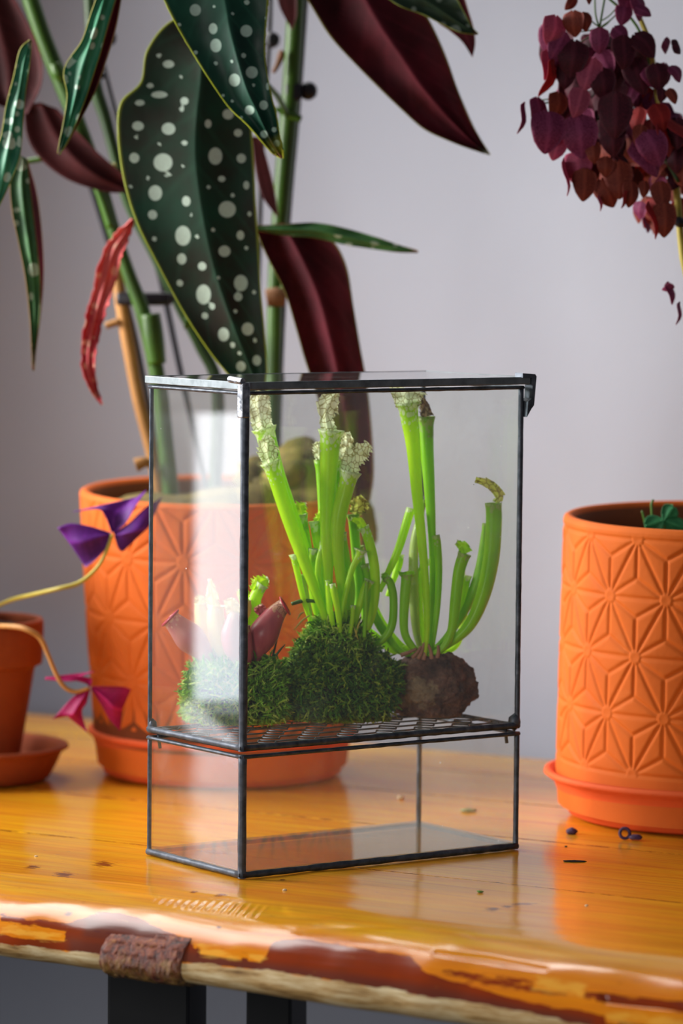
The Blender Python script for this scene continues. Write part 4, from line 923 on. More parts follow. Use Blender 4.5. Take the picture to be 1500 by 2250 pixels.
def leaf_mesh(kind, var):
    key = (kind, var)
    if key in LM: return LM[key]
    # unit leaf: stalk end at origin, tip at -Z, front towards -Y; unit length
    prof = [(0.0, 0.06), (0.02, 0.20), (0.09, 0.34), (0.22, 0.385), (0.38, 0.395), (0.56, 0.35), (0.73, 0.28), (0.87, 0.17), (0.96, 0.08), (1.0, 0.02)]
    wf = (1.0, 0.9, 1.12)[var % 3]; V = []; rim = []; ve = []; nu_ = 4
    for (t, w_) in prof:
        for i in range(-nu_, nu_+1):
            s = i/nu_; x = s*w_*wf; notch = 0.09*max(0, 1-t*9)*(1-abs(s))*-1
            V.append((x, -0.10*math.sin(t*math.pi)+0.30*abs(x)*(1 if var % 2 else 0.55)+0.05*math.sin(t*6+var), -(t+notch*-1*0+(-0.05 if t == 0 and abs(s) > .3 else 0)))); rim.append(abs(s)); ve.append(max(0, 1-abs(s)*5))
    n2 = 2*nu_+1; Fc = [(j*n2+i, j*n2+i+1, (j+1)*n2+i+1, (j+1)*n2+i) for j in range(len(prof)-1) for i in range(n2-1)]
    k = len(V); V2 = [(a, b_+0.012, c) for a, b_, c in V]; F2 = [tuple(q+k for q in f)[::-1] for f in Fc]
    for j in range(len(prof)-1):
        for i in (0, n2-1): F2.append((j*n2+i, (j+1)*n2+i, (j+1)*n2+i+k, j*n2+i+k))
    me = bpy.data.meshes.new('leaf'); me.from_pydata(V+V2, [], Fc+F2); me.materials.append(M[kind])
    for nm, arr in (('rim', rim*2), ('vein', ve*2)):
        a = me.attributes.new(nm, 'FLOAT', 'POINT'); a.data.foreach_set('value', np.array(arr, dtype=np.float32))
    me.polygons.foreach_set('use_smooth', [True]*len(me.polygons)); me.update(); LM[key] = me; return me
def place_leaf(px, py, length, roll, yaw, pitch, kind, dy, parent, name='leaf', Yb=None):
    """px,py: the stalk end; roll turns the tip away from straight down (degrees, + = to the right)"""
    Yb = YS if Yb is None else Yb; me = leaf_mesh(kind, rnd.randrange(3)); o = bpy.data.objects.new(name, me); C.objects.link(o); setparent(o, parent)
    P = at(px, py, Yb+dy); o.location = Vector(P); r = Matrix.Rotation(math.radians(roll), 4, 'Y').inverted() @ Matrix.Rotation(math.radians(yaw), 4, 'Z') @ Matrix.Rotation(math.radians(pitch), 4, 'X')
    s = length*pxm(Yb); o.rotation_euler = r.to_euler(); o.scale = (s, s, s); return o
# hand-placed leaves of the cluster (px, py of the stalk end, length px, roll, yaw, pitch, colour)
HL = [(1317, 62, 56, 0, 0, 10, 'leaflet_wine'), (1302, 128, 74, -16, 5, 0, 'leaflet_pink'), (1258, 25, 56, 4, -20, 5, 'leaflet_rust'), (1280, 28, 42, 20, 30, 10, 'leaflet_rust'), (1222, 36, 66, -14, 25, 0, 'leaflet_pink'),
      (1240, 72, 66, -28, 10, 0, 'leaflet_wine'), (1205, 110, 66, -8, 60, 0, 'leaflet_pink'), (1262, 90, 80, -6, 0, 0, 'leaflet_dark'), (1350, 60, 46, 40, 20, 10, 'leaflet_wine'), (1370, 80, 72, 0, 20, 0, 'leaflet_dark'),
      (1395, 75, 66, 42, 30, 0, 'leaflet_dark'), (1372, 10, 46, -8, 10, 0, 'leaflet_wine'), (1395, 15, 40, 60, 30, 0, 'leaflet_wine'), (1390, 130, 80, 18, 10, 0, 'leaflet_dark'), (1245, 140, 56, -4, 0, 10, 'leaflet_dark'),
      (1280, 195, 66, -18, 20, 0, 'leaflet_pink'), (1228, 204, 58, -10, 30, 0, 'leaflet_rust'), (1220, 135, 84, -22, 72, 0, 'leaflet_red'), (1206, 245, 92, -4, 15, 0, 'leaflet_wine'), (1230, 290, 64, -14, 10, 0, 'leaflet_pink'),
      (1268, 255, 94, 8, 0, 5, 'leaflet_wine'), (1270, 335, 72, -2, 0, 5, 'leaflet_pink'), (1352, 205, 98, 0, 0, 0, 'leaflet_dark'), (1318, 150, 70, 10, 10, 0, 'leaflet_dark'), (1340, 255, 90, 6, 0, 0, 'leaflet_dark'),
      (1300, 310, 50, 8, 0, 0, 'leaflet_rust'), (1286, 372, 70, -4, 8, 0, 'leaflet_rust'), (1320, 395, 66, 26, 10, 0, 'leaflet_rust'), (1356, 355, 82, 4, 0, 0, 'leaflet_rust'), (1330, 345, 44, 0, 0, 0, 'leaflet_rust'),
      (1388, 400, 56, -6, 20, 0, 'leaflet_rust'), (1416, 398, 36, -4, 10, 0, 'leaflet_rust'), (1450, 400, 60, 6, 10, 0, 'leaflet_rust'), (1460, 445, 76, 0, 8, 0, 'leaflet_rust'), (1430, 445, 80, 10, 74, 0, 'leaflet_red'),
      (1156, 228, 68, -14, 78, 0, 'leaflet_wine'), (1182, 215, 56, -4, 40, 0, 'leaflet_wine'), (1420, 290, 80, 24, 10, 0, 'leaflet_wine'), (1398, 310, 90, 32, 30, 0, 'leaflet_wine'), (1410, 275, 50, -10, 0, 0, 'leaflet_rust'),
      (1440, 230, 60, 20, 20, 0, 'leaflet_red'), (1455, 265, 80, 10, 60, 0, 'leaflet_red'), (1475, 260, 80, 40, 60, 0, 'leaflet_red'), (1460, 90, 40, 60, 30, 60, 'leaflet_wine'), (1478, 100, 40, 100, 20, 60, 'leaflet_dark'),
      (1420, 150, 50, 30, 20, 0, 'leaflet_wine'), (1440, 140, 60, 10, 10, 0, 'leaflet_dark'), (1462, 140, 55, -10, 30, 0, 'leaflet_wine'), (1475, 145, 40, 30, 40, 0, 'leaflet_wine'), (1470, 195, 36, 24, 20, 0, 'leaflet_rust'), (1455, 195, 30, -6, 20, 0, 'leaflet_dark'),
      (1240, 350, 80, 4, 82, 0, 'leaflet_pink'), (1318, 430, 34, 4, 70, 0, 'leaflet_pink'), (1378, 420, 40, -20, 70, 0, 'leaflet_red'), (1470, 620, 50, 10, 60, 0, 'leaflet_wine'), (1478, 628, 30, -40, 30, 40, 'leaflet_wine'), (1496, 665, 50, -10, 74, 0, 'leaflet_wine'),
      (1345, -30, 46, 50, 20, 0, 'leaflet_wine'), (1265, -6, 36, -40, 20, 0, 'leaflet_rust'), (1290, -20, 30, 10, 40, 0, 'leaflet_rust'), (1400, -10, 60, 30, 40, 30, 'leaflet_wine'), (1380, -30, 60, -4, 20, 10, 'leaflet_wine')]
for i, (x, y, l, ro, ya, pi_, kd) in enumerate(HL): place_leaf(x, y, l, ro, ya, pi_, kd, -0.030+0.012*rnd.random(), pr_)
# the crowd behind them
def inside(px, py, P):
    r = False; j = len(P)-1
    for i in range(len(P)):
        if (P[i][1] > py) != (P[j][1] > py) and px < (P[j][0]-P[i][0])*(py-P[i][1])/(P[j][1]-P[i][1])+P[i][0]: r = not r
        j = i
    return r
ENV = [(1215, 50), (1300, 75), (1400, 80), (1440, 180), (1480, 240), (1500, 300), (1500, 400), (1450, 380), (1380, 370), (1320, 370), (1270, 320), (1225, 270), (1215, 180)]
cnt = 0
while cnt < 105:
    x, y = rnd.uniform(1200, 1520), rnd.uniform(40, 410)
    if not inside(x, y, ENV): continue
    kd = rnd.choice(['leaflet_dark', 'leaflet_dark', 'leaflet_wine'] if x < 1400 else ['leaflet_wine', 'leaflet_red', 'leaflet_rust', 'leaflet_dark'])
    if y > 300: kd = rnd.choice(['leaflet_rust', 'leaflet_dark', 'leaflet_rust'])
    place_leaf(x, y, rnd.uniform(50, 82), rnd.uniform(-30, 30), rnd.uniform(-60, 60), rnd.uniform(-20, 30), kd, rnd.uniform(-0.015, 0.045), pr_); cnt += 1
for i in range(26):
    place_leaf(rnd.uniform(1395, 1530), rnd.uniform(240, 470), rnd.uniform(40, 66), rnd.uniform(-30, 40), rnd.uniform(-70, 70), rnd.uniform(-20, 30), rnd.choice(['leaflet_red', 'leaflet_rust', 'leaflet_wine']), rnd.uniform(-0.01, 0.03), pr_)
for (x0, y0, x1, y1) in ((1317, 70, 1320, 200), (1320, 200, 1350, 330), (1320, 190, 1250, 260), (1350, 120, 1400, 280), (1250, 100, 1230, 200), (1400, 280, 1440, 420), (1205, 225, 1165, 230), (1250, 210, 1190, 220), (1320, 200, 1300, 340)):
    stem('branch', [(x0, y0, 2), ((x0+x1)/2+4, (y0+y1)/2, 2), (x1, y1, 1.6)], YS+0.005, 'stem_dark_green', pr_, m=8)

# left pot with the begonia
CL = pz(488, 1700, 0); lx, ly = CL[0], CL[1]; sL = pxm(ly)
saucer('saucer', lx, ly, 262*sL, 298*sL, 0.034, 'orange terracotta saucer under the tall begonia pot behind the terrarium')
bg = thing('potted_begonia', (lx, ly, 0.006), 'tall begonia with white-spotted green leaves and red undersides in an orange star-embossed pot', 'potted plant')
zL1 = at(488, 1085, ly)[2]-0.003
asanoha_pot('pot', lx, ly, [(0.0065, 276*sL), (0.03, 284*sL), (0.10, 300*sL), (zL1, 316*sL)], 0.0065, zL1, 0.008, (at(480, 1650, ly-0.1)[2], at(480, 1512, ly-0.1)[2], 4.0), 0.0452, 0.2, bg, tilt=0.040, depth=0.0011)
# mossy soil heap
b_ = MB(); b_.ball((at(680, 1040, ly)[0], ly-0.01, zL1-0.012), 1.0, (0.046, 0.05, 0.052), 4, 0.3, 6); b_.ball((lx-0.01, ly, zL1-0.02), 1.0, (0.085, 0.085, 0.026), 4, 0.2, 2)
for k in range(26): b_.ball((at(680, 1040, ly)[0]+rnd.uniform(-.045, .04), ly-0.03+rnd.uniform(-.02, .03), zL1+rnd.uniform(-.004, .022)), rnd.uniform(.008, .016), (1, 1, .8), 2, 0.8, k)
b_.build('soil', 'soil_moss', bg, smooth=True)
YB = ly
def S(name, pts, mat, dy=0.0, **k): return stem(name, pts, YB+dy, mat, bg, **k)
S('stem', [(380, 1120, 18), (366, 1000, 18), (350, 850, 17), (318, 700, 17), (282, 600, 15), (248, 500, 15), (215, 390, 16), (175, 280, 17), (135, 180, 18), (95, 80, 18), (55, -40, 18)], 'stem_green', 0.0, n=14)
S('stem', [(470, 1120, 15), (478, 860, 14), (440, 760, 13), (395, 670, 14), (340, 560, 12), (280, 440, 12), (255, 350, 12), (232, 260, 14), (208, 180, 15), (200, 60, 13), (195, -40, 12)], 'stem_dark_green', 0.045, n=14)
S('stem', [(590, 1120, 18), (598, 900, 18), (602, 760, 17), (606, 600, 17), (620, 420, 19), (634, 260, 20), (642, 150, 19), (652, -40, 19)], 'stem_green', 0.0, n=14)
S('stalk', [(355, 1110, 14), (335, 1000, 14), (305, 880, 14), (283, 760, 15), (264, 650, 14), (252, 560, 11)], 'stalk_tan', 0.02, n=12, label='dry tan stalk')
S('support_rod', [(360, 1100, 6), (300, 760, 7), (240, 540, 7), (190, 380, 7), (140, 230, 7), (60, 20, 6), (40, -40, 6)], 'rod_black', 0.03)
S('support_rod', [(460, 1100, 6), (395, 810, 7), (345, 580, 7), (275, 330, 6), (220, 120, 6), (180, -40, 6)], 'rod_black', 0.07)
S('support_rod', [(606, 1100, 7), (616, 800, 7), (630, 500, 8), (654, 220, 8), (672, -40, 8)], 'rod_black', 0.025)
S('support_rod', [(560, 900, 6), (575, 340, 6), (590, 100, 6), (594, -40, 6)], 'rod_black', 0.05)
def clip(px, py, r, bx0, bx1, by, bh, dy):
    m_ = MB(); m_.ball(at(px, py, YB+dy), r*pxm(YB), (1, 0.6, 1), 2)
    a = at(bx0, by-bh, YB+dy-0.006); c = at(bx1, by+bh, YB+dy-0.006)
    m_.box((a[0], a[1], c[2]), (c[0]-a[0], 0, 0), (0, 0.016, 0), (0, 0, a[2]-c[2]), 0.002); m_.build('plant_clip', 'plastic_black', bg, smooth=True)
clip(677, 200, 21, 626, 662, 202, 20, 0.0); clip(238, 84, 19, 214, 232, 86, 10, 0.045); clip(597, 88, 19, 586, 600, 90, 16, 0.045); clip(370, 657, 14, 255, 372, 657, 15, 0.02); clip(246, 708, 9, 236, 262, 708, 8, 0.02)
clip(226, 165, 9, 216, 232, 165, 8, 0.045)
for pts, mt in (([(232, 716, 8), (262, 706, 9)], 'stalk_tan'), ([(50, 356, 6), (120, 347, 7), (165, 360, 8), (200, 388, 9), (225, 440, 10), (245, 500, 9)], 'stem_green'), ([(55, 235, 4), (90, 290, 5), (140, 330, 6), (185, 385, 8)], 'stalk_yellow'),
                ([(200, 392, 10), (225, 372, 9), (255, 366, 9)], 'stalk_yellow'), ([(605, 238, 6), (635, 252, 8), (662, 262, 8)], 'stem_green'), ([(616, 640, 8), (650, 600, 8), (680, 560, 7), (700, 540, 6)], 'stem_green'),
                ([(120, 140, 12), (128, 160, 15), (138, 175, 10)], 'stem_green'), ([(585, 655, 20), (606, 652, 22), (628, 655, 20)], 'node_brown'), ([(434, 190, 3), (444, 185, 8), (450, 200, 7), (446, 215, 2)], 'node_brown'),
                ([(600, 160, 4), (610, 142, 6), (618, 120, 8), (616, 110, 3)], 'node_brown'), ([(330, 690, 22), (336, 740, 24), (345, 800, 20)], 'stem_green'), ([(405, 710, 14), (424, 712, 8), (432, 704, 3)], 'stem_green'), ([(298, 1022, 16), (318, 1016, 12), (335, 1024, 6)], 'stalk_tan')):
    S('petiole' if mt != 'node_brown' else 'node', pts, mt, -0.008)

SP1 = [(307, 226, 12, 7), (350, 208, 20, 8), (303, 277, 14, 11), (370, 283, 16, 14), (295, 347, 12, 12), (358, 357, 22, 21), (341, 424, 16, 18), (325, 391, 5, 5), (335, 472, 11, 11), (409, 442, 10, 12), (402, 518, 18, 23), (405, 314, 8, 6), (405, 222, 10, 9), (399, 240, 6, 6), (397, 169, 6, 4), (370, 141, 14, 9), (349, 122, 7, 5), (330, 188, 9, 6), (457, 272, 8, 10), (501, 251, 13, 12), (523, 292, 10, 9), (530, 348, 11, 11), (473, 343, 16, 20), (487, 393, 9, 7), (541, 407, 7, 10), (499, 460, 20, 19), (458, 411, 5, 5), (511, 429, 5, 5), (528, 517, 9, 11), (493, 552, 14, 13), (468, 505, 5, 5), (339, 525, 6, 6), (399, 569, 11, 13), (444, 585, 10, 10), (395, 622, 8, 8), (447, 647, 17, 23), (529, 622, 16, 19), (523, 652, 10, 10), (466, 673, 7, 8), (450, 694, 8, 8), (517, 684, 5, 5), (544, 723, 14, 15), (491, 735, 13, 16), (511, 758, 6, 7), (526, 776, 5, 5), (564, 792, 10, 12), (529, 805, 11, 12), (558, 642, 5, 5), (560, 748, 5, 5), (300, 301, 6, 5), (287, 410, 5, 5), (369, 385, 9, 4), (541, 545, 5, 5), (350, 316, 5, 4), (402, 365, 4, 4), (433, 520, 5, 5), (420, 472, 4, 4), (548, 470, 5, 6), (480, 610, 4, 5)]
sheet('leaf', [(455, 20), (372, 48), (322, 110), (308, 180), (264, 226), (258, 300), (272, 400), (300, 490), (345, 580), (405, 690), (470, 785), (530, 850), (575, 874)],
      [(462, 70, 0.0), (445, 120, -0.004), (440, 190, -0.006), (432, 260, -0.008), (430, 340, -0.008), (438, 420, -0.008), (455, 520, -0.008), (480, 620, -0.006), (515, 720, -0.004), (550, 810, 0), (576, 876, 0)],
      [(480, 60), (520, 110), (545, 190), (553, 280), (558, 360), (562, 450), (568, 540), (572, 630), (580, 720), (585, 800), (586, 850), (578, 880)], 0.30, ['spotted_leaf', 'red_underside'], bg, nv=150, nu=44, bulge=0.003, spots=SP1, wave=0.0012, thick=0.001, label='largest leaf, dark green with round white spots')
SP2 = [(429, 22, 13, 14), (468, 63, 10, 13), (474, 100, 13, 16), (541, 68, 14, 14), (542, 5, 7, 6), (535, 122, 6, 6), (553, 159, 14, 14), (515, 176, 13, 15), (579, 231, 10, 11), (548, 242, 11, 11), (580, 295, 9, 9), (602, 285, 6, 6), (474, 139, 5, 5), (509, 135, 4, 4), (470, 14, 4, 4), (511, 30, 4, 4), (394, 54, 5, 4), (430, 115, 5, 5), (557, 187, 4, 4), (608, 315, 8, 8), (598, 330, 6, 5), (585, 40, 4, 5), (500, -40, 12, 14), (450, -60, 12, 12), (545, -70, 12, 12), (450, 170, 4, 4), (490, 210, 4, 4), (510, 222, 4, 4), (530, 258, 4, 4), (588, 190, 4, 9), (590, 120, 3, 6)]
sheet('leaf', [(300, -140), (355, -10), (395, 70), (430, 128), (470, 190), (505, 238), (545, 275), (580, 315), (600, 337), (618, 346)],
      [(450, -160, 0), (490, -20, -0.004), (505, 60, -0.006), (520, 120, -0.006), (540, 190, -0.006), (562, 240, -0.004), (585, 290, -0.002), (604, 325, 0), (619, 347, 0)],
      [(570, -140), (588, -20), (584, 60), (582, 120), (590, 180), (598, 220), (606, 250), (614, 300), (620, 330), (621, 347)], 0.22, ['spotted_leaf_front', 'red_underside'], bg, nv=110, nu=30, bulge=0.004, spots=SP2, wave=0.001, thick=0.0008, jag=3, label='green white-spotted leaf hanging in front with a yellow tip')
sheet('leaf', [(222, -30), (200, 30), (180, 90), (148, 135), (140, 165), (148, 210), (140, 270), (132, 310), (127, 338)], [(236, -30, 0), (216, 40, -0.003), (196, 100, -0.003), (178, 160, -0.003), (166, 210, -0.003), (150, 270, 0), (138, 310, 0), (129, 339, 0)], [(262, -30), (238, 50), (222, 110), (206, 160), (188, 215), (160, 285), (143, 318), (130, 340)], 0.26, ['spotted_leaf_pale', 'red_underside'], bg, nv=50, nu=10, bulge=0.003, wave=0.001)
ribbon('leaf', [(262, -20, 6), (238, 60, 16), (215, 130, 18), (196, 190, 16), (172, 250, 10), (150, 300, 5), (136, 330, 1)], 0.275, ['red_underside', 'spotted_leaf_dark'], bg, nv=30, nu=5, bulge=0.002)
sheet('leaf', [(66, 88), (44, 110), (30, 170), (14, 230), (2, 300), (-25, 380), (-20, 450)], [(67, 88, 0), (54, 130, 0), (42, 200, -.002), (28, 270, -.002), (14, 350, -.002), (0, 420, 0), (-10, 460, 0)], [(68, 88), (66, 130), (56, 200), (50, 270), (44, 340), (22, 400), (-6, 460)], 0.27, ['spotted_leaf_pale', 'red_underside'], bg, nv=44, nu=8, bulge=0.002, wave=0.001)
sheet('leaf', [(-60, -20), (-70, 80), (-40, 180), (0, 230)], [(-20, -20, 0), (0, 60, 0), (20, 150, 0), (20, 240, 0)], [(10, -40), (50, 30), (86, 110), (92, 180), (60, 250)], 0.42, ['dark_red_underside', 'spotted_leaf_dark'], bg, nv=24, nu=6, bulge=0.004)
sheet('leaf', [(40, 340), (22, 390), (26, 460), (40, 530), (56, 610), (66, 700), (70, 770), (72, 812)], [(52, 345, 0), (48, 400, -.002), (54, 470, -.002), (64, 540, -.002), (74, 620, 0), (76, 700, 0), (74, 770, 0), (73, 814, 0)], [(60, 350), (66, 410), (74, 480), (82, 550), (88, 630), (86, 700), (78, 770), (74, 815)], 0.33, ['spotted_leaf_side', 'red_underside'], bg, nv=44, nu=7, bulge=0.002, wave=0.0008)
ribbon('leaf', [(52, 350, 8), (66, 430, 16), (80, 520, 13), (88, 610, 8), (84, 700, 5), (74, 800, 1)], 0.342, ['red_underside', 'spotted_leaf_dark'], bg, nv=30, nu=5)
sheet('leaf', [(52, 230), (60, 300), (90, 350), (150, 395), (230, 420), (280, 422)], [(90, 225, 0), (120, 290, 0), (160, 345, -.003), (210, 385, -.003), (255, 408, 0), (283, 422, 0)], [(125, 240), (170, 290), (215, 335), (255, 370), (285, 400), (288, 422)], 0.44, ['dark_red_underside', 'spotted_leaf_dark'], bg, nv=24, nu=6, bulge=0.003)
ribbon('leaf', [(292, 482, 4), (276, 510, 12), (250, 550, 20), (235, 600, 22), (222, 650, 19), (208, 700, 19), (196, 760, 16), (194, 810, 13), (206, 855, 8), (224, 888, 1)], 0.36, ['new_pink_leaf', 'new_pink_leaf'], bg, nv=50, nu=6, bulge=0.003, wave=0.002, jag=5, label='narrow unfurling pink-red leaf')
sheet('leaf', [(640, -60), (682, 10), (724, 78), (780, 140), (836, 196), (880, 238), (930, 282), (985, 308), (1030, 325), (1074, 339)], [(760, -80, 0), (800, -10, -.004), (840, 60, -.006), (880, 120, -.006), (920, 180, -.005), (960, 230, -.003), (1000, 275, 0), (1040, 315, 0), (1075, 340, 0)], [(860, -70), (900, -20), (940, 40), (965, 90), (985, 140), (1002, 190), (1022, 240), (1045, 290), (1076, 341)], 0.34, ['red_underside', 'spotted_leaf_dark'], bg, nv=60, nu=16, bulge=0.006, wave=0.0012, label='broad leaf at the top seen from its wine-red underside')
sheet('leaf', [(820, -30), (860, 2), (890, 18), (930, 32), (970, 52), (1010, 70), (1048, 75)], [(880, -50, 0), (910, -15, 0), (940, 5, 0), (970, 25, 0), (1000, 45, 0), (1025, 60, 0), (1049, 75, 0)], [(960, -60), (985, -30), (1005, 0), (1018, 25), (1028, 45), (1038, 62), (1050, 75)], 0.30, ['spotted_leaf_dark', 'red_underside'], bg, nv=34, nu=8, bulge=0.002, wave=0.0008)
sheet('leaf', [(950, 20), (960, 48), (985, 66), (1015, 92), (1036, 124)], [(980, 0, 0), (1000, 40, 0), (1015, 65, 0), (1030, 95, 0), (1037, 125, 0)], [(1010, -40), (1028, 20), (1040, 60), (1044, 95), (1038, 126)], 0.33, ['red_underside', 'spotted_leaf_dark'], bg, nv=20, nu=5)
sheet('leaf', [(560, 500), (585, 560), (625, 640), (650, 720), (670, 790), (700, 880), (726, 980), (745, 1090)], [(620, 490, 0), (660, 560, -.004), (700, 650, -.005), (725, 740, -.005), (745, 830, -.003), (762, 920, 0), (772, 1000, 0), (780, 1100, 0)], [(690, 508), (735, 535), (762, 590), (775, 670), (790, 760), (806, 850), (816, 950), (820, 1040), (812, 1100)], 0.38, ['red_underside', 'spotted_leaf_dark'], bg, nv=50, nu=12, bulge=0.006, label='long drooping leaf behind the stem, dark red')
ribbon('leaf', [(560, 500, 4), (620, 505, 12), (690, 506, 17), (760, 520, 18), (830, 536, 13), (880, 547, 7), (918, 553, 1)], 0.37, ['spotted_leaf_side', 'red_underside'], bg, nv=40, nu=6, bulge=0.001, wave=0.001, fold=0.6)
sheet('leaf', [(552, 300), (560, 370), (575, 430), (606, 474)], [(565, 300, 0), (578, 370, 0), (592, 430, 0), (607, 475, 0)], [(575, 310), (592, 370), (604, 420), (612, 476)], 0.43, ['dark_red_underside', 'spotted_leaf_dark'], bg, nv=16, nu=4)
sheet('leaf', [(604, -40), (612, 10), (626, 40), (640, 64)], [(615, -40, 0), (625, 10, 0), (632, 40, 0), (641, 65, 0)], [(650, -40), (652, 10), (650, 40), (642, 66)], 0.44, ['dark_red_underside', 'spotted_leaf_dark'], bg, nv=12, nu=4)
# stalks that carry the front leaves
S('petiole', [(634, 262, 7), (600, 200, 6, -0.05), (500, 120, 6, -0.12), (444, 190, 6, -0.145)], 'stem_green', 0)
S('petiole', [(652, -60, 8), (600, -120, 7, -0.1), (500, -140, 7, -0.2), (480, -60, 6, -0.22)], 'stem_green', 0)

# far-left small pot with trailing oxalis
CS = pz(-62, 1712, 0); sx_, sy_ = CS[0], CS[1]; sS = pxm(sy_)
saucer('saucer', sx_, sy_, 172*sS, 214*sS, 0.026, 'small dark terracotta saucer at the left edge of the table', 'terracotta_dark')
ox = thing('potted_purple_oxalis', (sx_, sy_, 0.006), 'small plain rimmed terracotta pot at the left with trailing purple three-lobed leaves', 'potted plant')
zt = at(-62, 1358, sy_)[2]; zb = at(-62, 1462, sy_)[2]
prof = [(0.001, 0.0065), (98*sS, 0.0065), (104*sS, 0.012), (138*sS, zb-0.002), (140*sS, zb), (154*sS, zb+0.002), (156*sS, zb+0.006), (158*sS, zt-0.003), (155*sS, zt), (146*sS, zt), (142*sS, zt-0.004), (135*sS, zb), (95*sS, 0.02), (0.001, 0.02)]
V, Fc = lathe(cr_prof(prof), 96, sx_, sy_); mesh('pot', V, Fc, 'terracotta_dark', ox)
soil_disc(sx_, sy_, 138*sS, zt-0.008, ox)
YO = ly-0.135
S2 = lambda name, pts, mat, dy=0.0: stem(name, pts, YO+dy, mat, ox)
S2('stalk', [(-60, 1370, 4, 0.05), (-30, 1345, 4, 0.05), (20, 1320, 5, 0.04), (70, 1307, 5, 0.02), (125, 1294, 5), (175, 1280, 5), (215, 1245, 4), (236, 1205, 4), (246, 1174, 4)], 'stalk_yellow', 0.0)
S2('stalk', [(-40, 1375, 5, 0.04), (20, 1376, 6, 0.01), (55, 1382, 6), (88, 1402, 6), (106, 1440, 5), (122, 1478, 5), (140, 1508, 5), (165, 1520, 5), (196, 1512, 4)], 'stalk_tan', -0.01)
# extra oxalis leaves added left of the frame to shade the left pots
fb = MB()
for k in range(110):
    a_, r_ = rnd.uniform(0.05, 3.1), rnd.uniform(0.25, 1)**0.5
    px, py = min(-80, -330+260*r_*math.cos(a_)), 1340-330*r_*math.sin(a_); c0 = np.array(at(px, py, sy_+rnd.uniform(-0.07, 0.06)))
    a0 = rnd.uniform(0, 6.3); tl = rnd.uniform(-.5, .5)
    for q in range(3):
        a = a0+q*2.1; d = np.array([math.cos(a), math.sin(a), tl*math.cos(a)]); e = np.array([-math.sin(a), math.cos(a), 0.2]); Lq = rnd.uniform(.020, .028)
        Vq = [c0, c0+d*Lq*.9-e*Lq*.62, c0+d*Lq*.8+Z*-.003, c0+d*Lq*.9+e*Lq*.62]; Vq += [v_-Z*0.0005 for v_ in Vq]
        fb.add(Vq, [(0, 1, 2), (0, 2, 3), (4, 6, 5), (4, 7, 6), (0, 4, 5, 1), (1, 5, 6, 2), (2, 6, 7, 3), (3, 7, 4, 0)])
    fb.tube([c0, (c0+np.array([sx_, sy_, zt]))/2+Z*.02, (sx_+rnd.uniform(-.02, .01), sy_, zt-.01)], 0.0009, 5)
fo = fb.build('shade_foliage', 'violet_leaflet', ox); fo['kind'] = 'stuff'
def leaflets(Y, mat, parent, quads):
    for L_, Mi_, R_ in quads: sheet('leaflet', L_, Mi_, R_, Y, [mat, mat], parent, nv=16, nu=7, bulge=0.0012, thick=0.0004)
leaflets(YO, 'violet_leaflet', ox, [
    ([(244, 1172), (200, 1157), (155, 1150), (126, 1160)], [(244, 1173, 0), (215, 1180, -.004), (180, 1190, -.005), (150, 1190, 0)], [(245, 1175), (232, 1205), (212, 1228), (188, 1247)]),
    ([(246, 1170), (232, 1135), (215, 1118), (160, 1124)], [(247, 1169, 0), (252, 1130, .004), (270, 1112, .008), (300, 1092, .010)], [(250, 1170), (275, 1150), (298, 1110), (322, 1076)]),
    ([(252, 1178), (256, 1195), (262, 1208), (270, 1212)], [(252, 1176, 0), (278, 1172, -.004), (305, 1165, -.004), (325, 1160, 0)], [(250, 1172), (285, 1148), (320, 1115), (357, 1092)])])
leaflets(YO-0.01, 'magenta_leaflet', ox, [
    ([(197, 1508), (180, 1496), (140, 1496), (98, 1492)], [(198, 1507, 0), (185, 1500, .002), (145, 1491, .004), (100, 1488, .005)], [(199, 1505), (200, 1492), (180, 1486), (208, 1475)]),
    ([(194, 1510), (160, 1532), (135, 1558), (116, 1580)], [(195, 1512, 0), (176, 1545, -.004), (160, 1570, -.006), (148, 1574, 0)], [(197, 1514), (190, 1545), (180, 1565), (192, 1610)]),
    ([(200, 1512), (220, 1545), (240, 1580), (264, 1607)], [(202, 1511, 0), (230, 1535, -.003), (250, 1555, -.004), (268, 1560, 0)], [(203, 1509), (240, 1508), (270, 1509), (288, 1515)])])

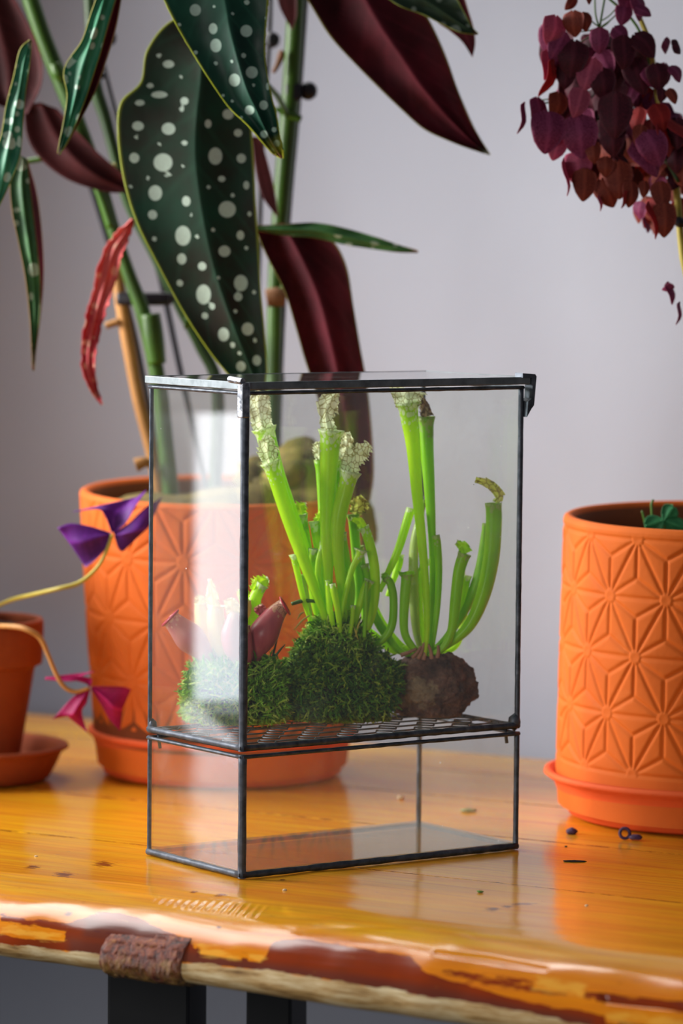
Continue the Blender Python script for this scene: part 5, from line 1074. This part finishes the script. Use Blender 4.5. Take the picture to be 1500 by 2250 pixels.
# ------------------------------------------------------------------ crumbs and fallen petals on the table
def crumb(name, px, py, r, mat, label, sq=(1, 0.7, 0.5), cat='debris', rough=0.5, z=0.0):
    P = pz(px, py, 0.0); s = r*pxm(P[1]); m_ = MB(); m_.ball((P[0], P[1], s*sq[2]*0.8+z), s, sq, 2, rough, px); o = m_.build(name, mat, None, smooth=True); return tagp(o, label, cat)
crumb('dried_petal', 1256, 1833, 11, 'petal_purple', 'small curled purple dried petal left of the right saucer', (1.2, 0.8, 0.75), 'petal')
P = pz(1378, 1846, 0.0); m_ = MB(); s_ = pxm(P[1]); ang = np.linspace(0, 2*math.pi, 20)
m_.tube([(P[0]-6*s_+math.cos(a)*11*s_, P[1]+math.sin(a)*0.001, 0.0045+math.sin(a)*0.0032) for a in ang], 0.0011, 8); m_.ball((P[0]+18*s_, P[1]-0.002, 0.0022), 0.0028, (1.6, 1, 0.7), 2, 0.5, 3)
tagp(m_.build('dried_petal', 'petal_purple', smooth=True), 'purple dried petal curled into a ring in front of the right saucer', 'petal')
crumb('crumb', 1243, 1861, 3.5, 'plastic_black', 'tiny black crumb on the table below the purple dried petal', cat='crumb')
crumb('leaf_scrap', 1262, 1894, 22, 'soil', 'flat dark scrap lying in the plank seam in front of the right pot', (1.3, 0.35, 0.1), 'scrap', 0.6)
crumb('leaf_scrap', 1030, 1784, 19, 'scrap_grey_green', 'small grey-green leaf scrap on the table behind the glass terrarium', (1.0, 0.6, 0.25), 'scrap', 0.8)
crumb('wood_chip', 880, 1756, 9, 'crumb_pale', 'pale wood chip on the table behind the terrarium post', (0.9, 0.7, 0.5), 'chip', 0.3)
crumb('crumb', 625, 1957, 5, 'crumb_pale', 'white crumb on the table in front of the terrarium near corner', cat='crumb')
crumb('moss_crumb', 1054, 1961, 6, 'crumb_green', 'bright green moss crumb on the table in front of the terrarium', (1.2, 0.6, 0.4), 'crumb', 0.8)
crumb('crumb', 1288, 1991, 4, 'crumb_pale', 'tiny pale crumb on the front plank below the right pot', cat='crumb')
crumb('crumb', 79, 1883, 4, 'crumb_pale', 'tiny pale crumb on the table left of the terrarium', cat='crumb')
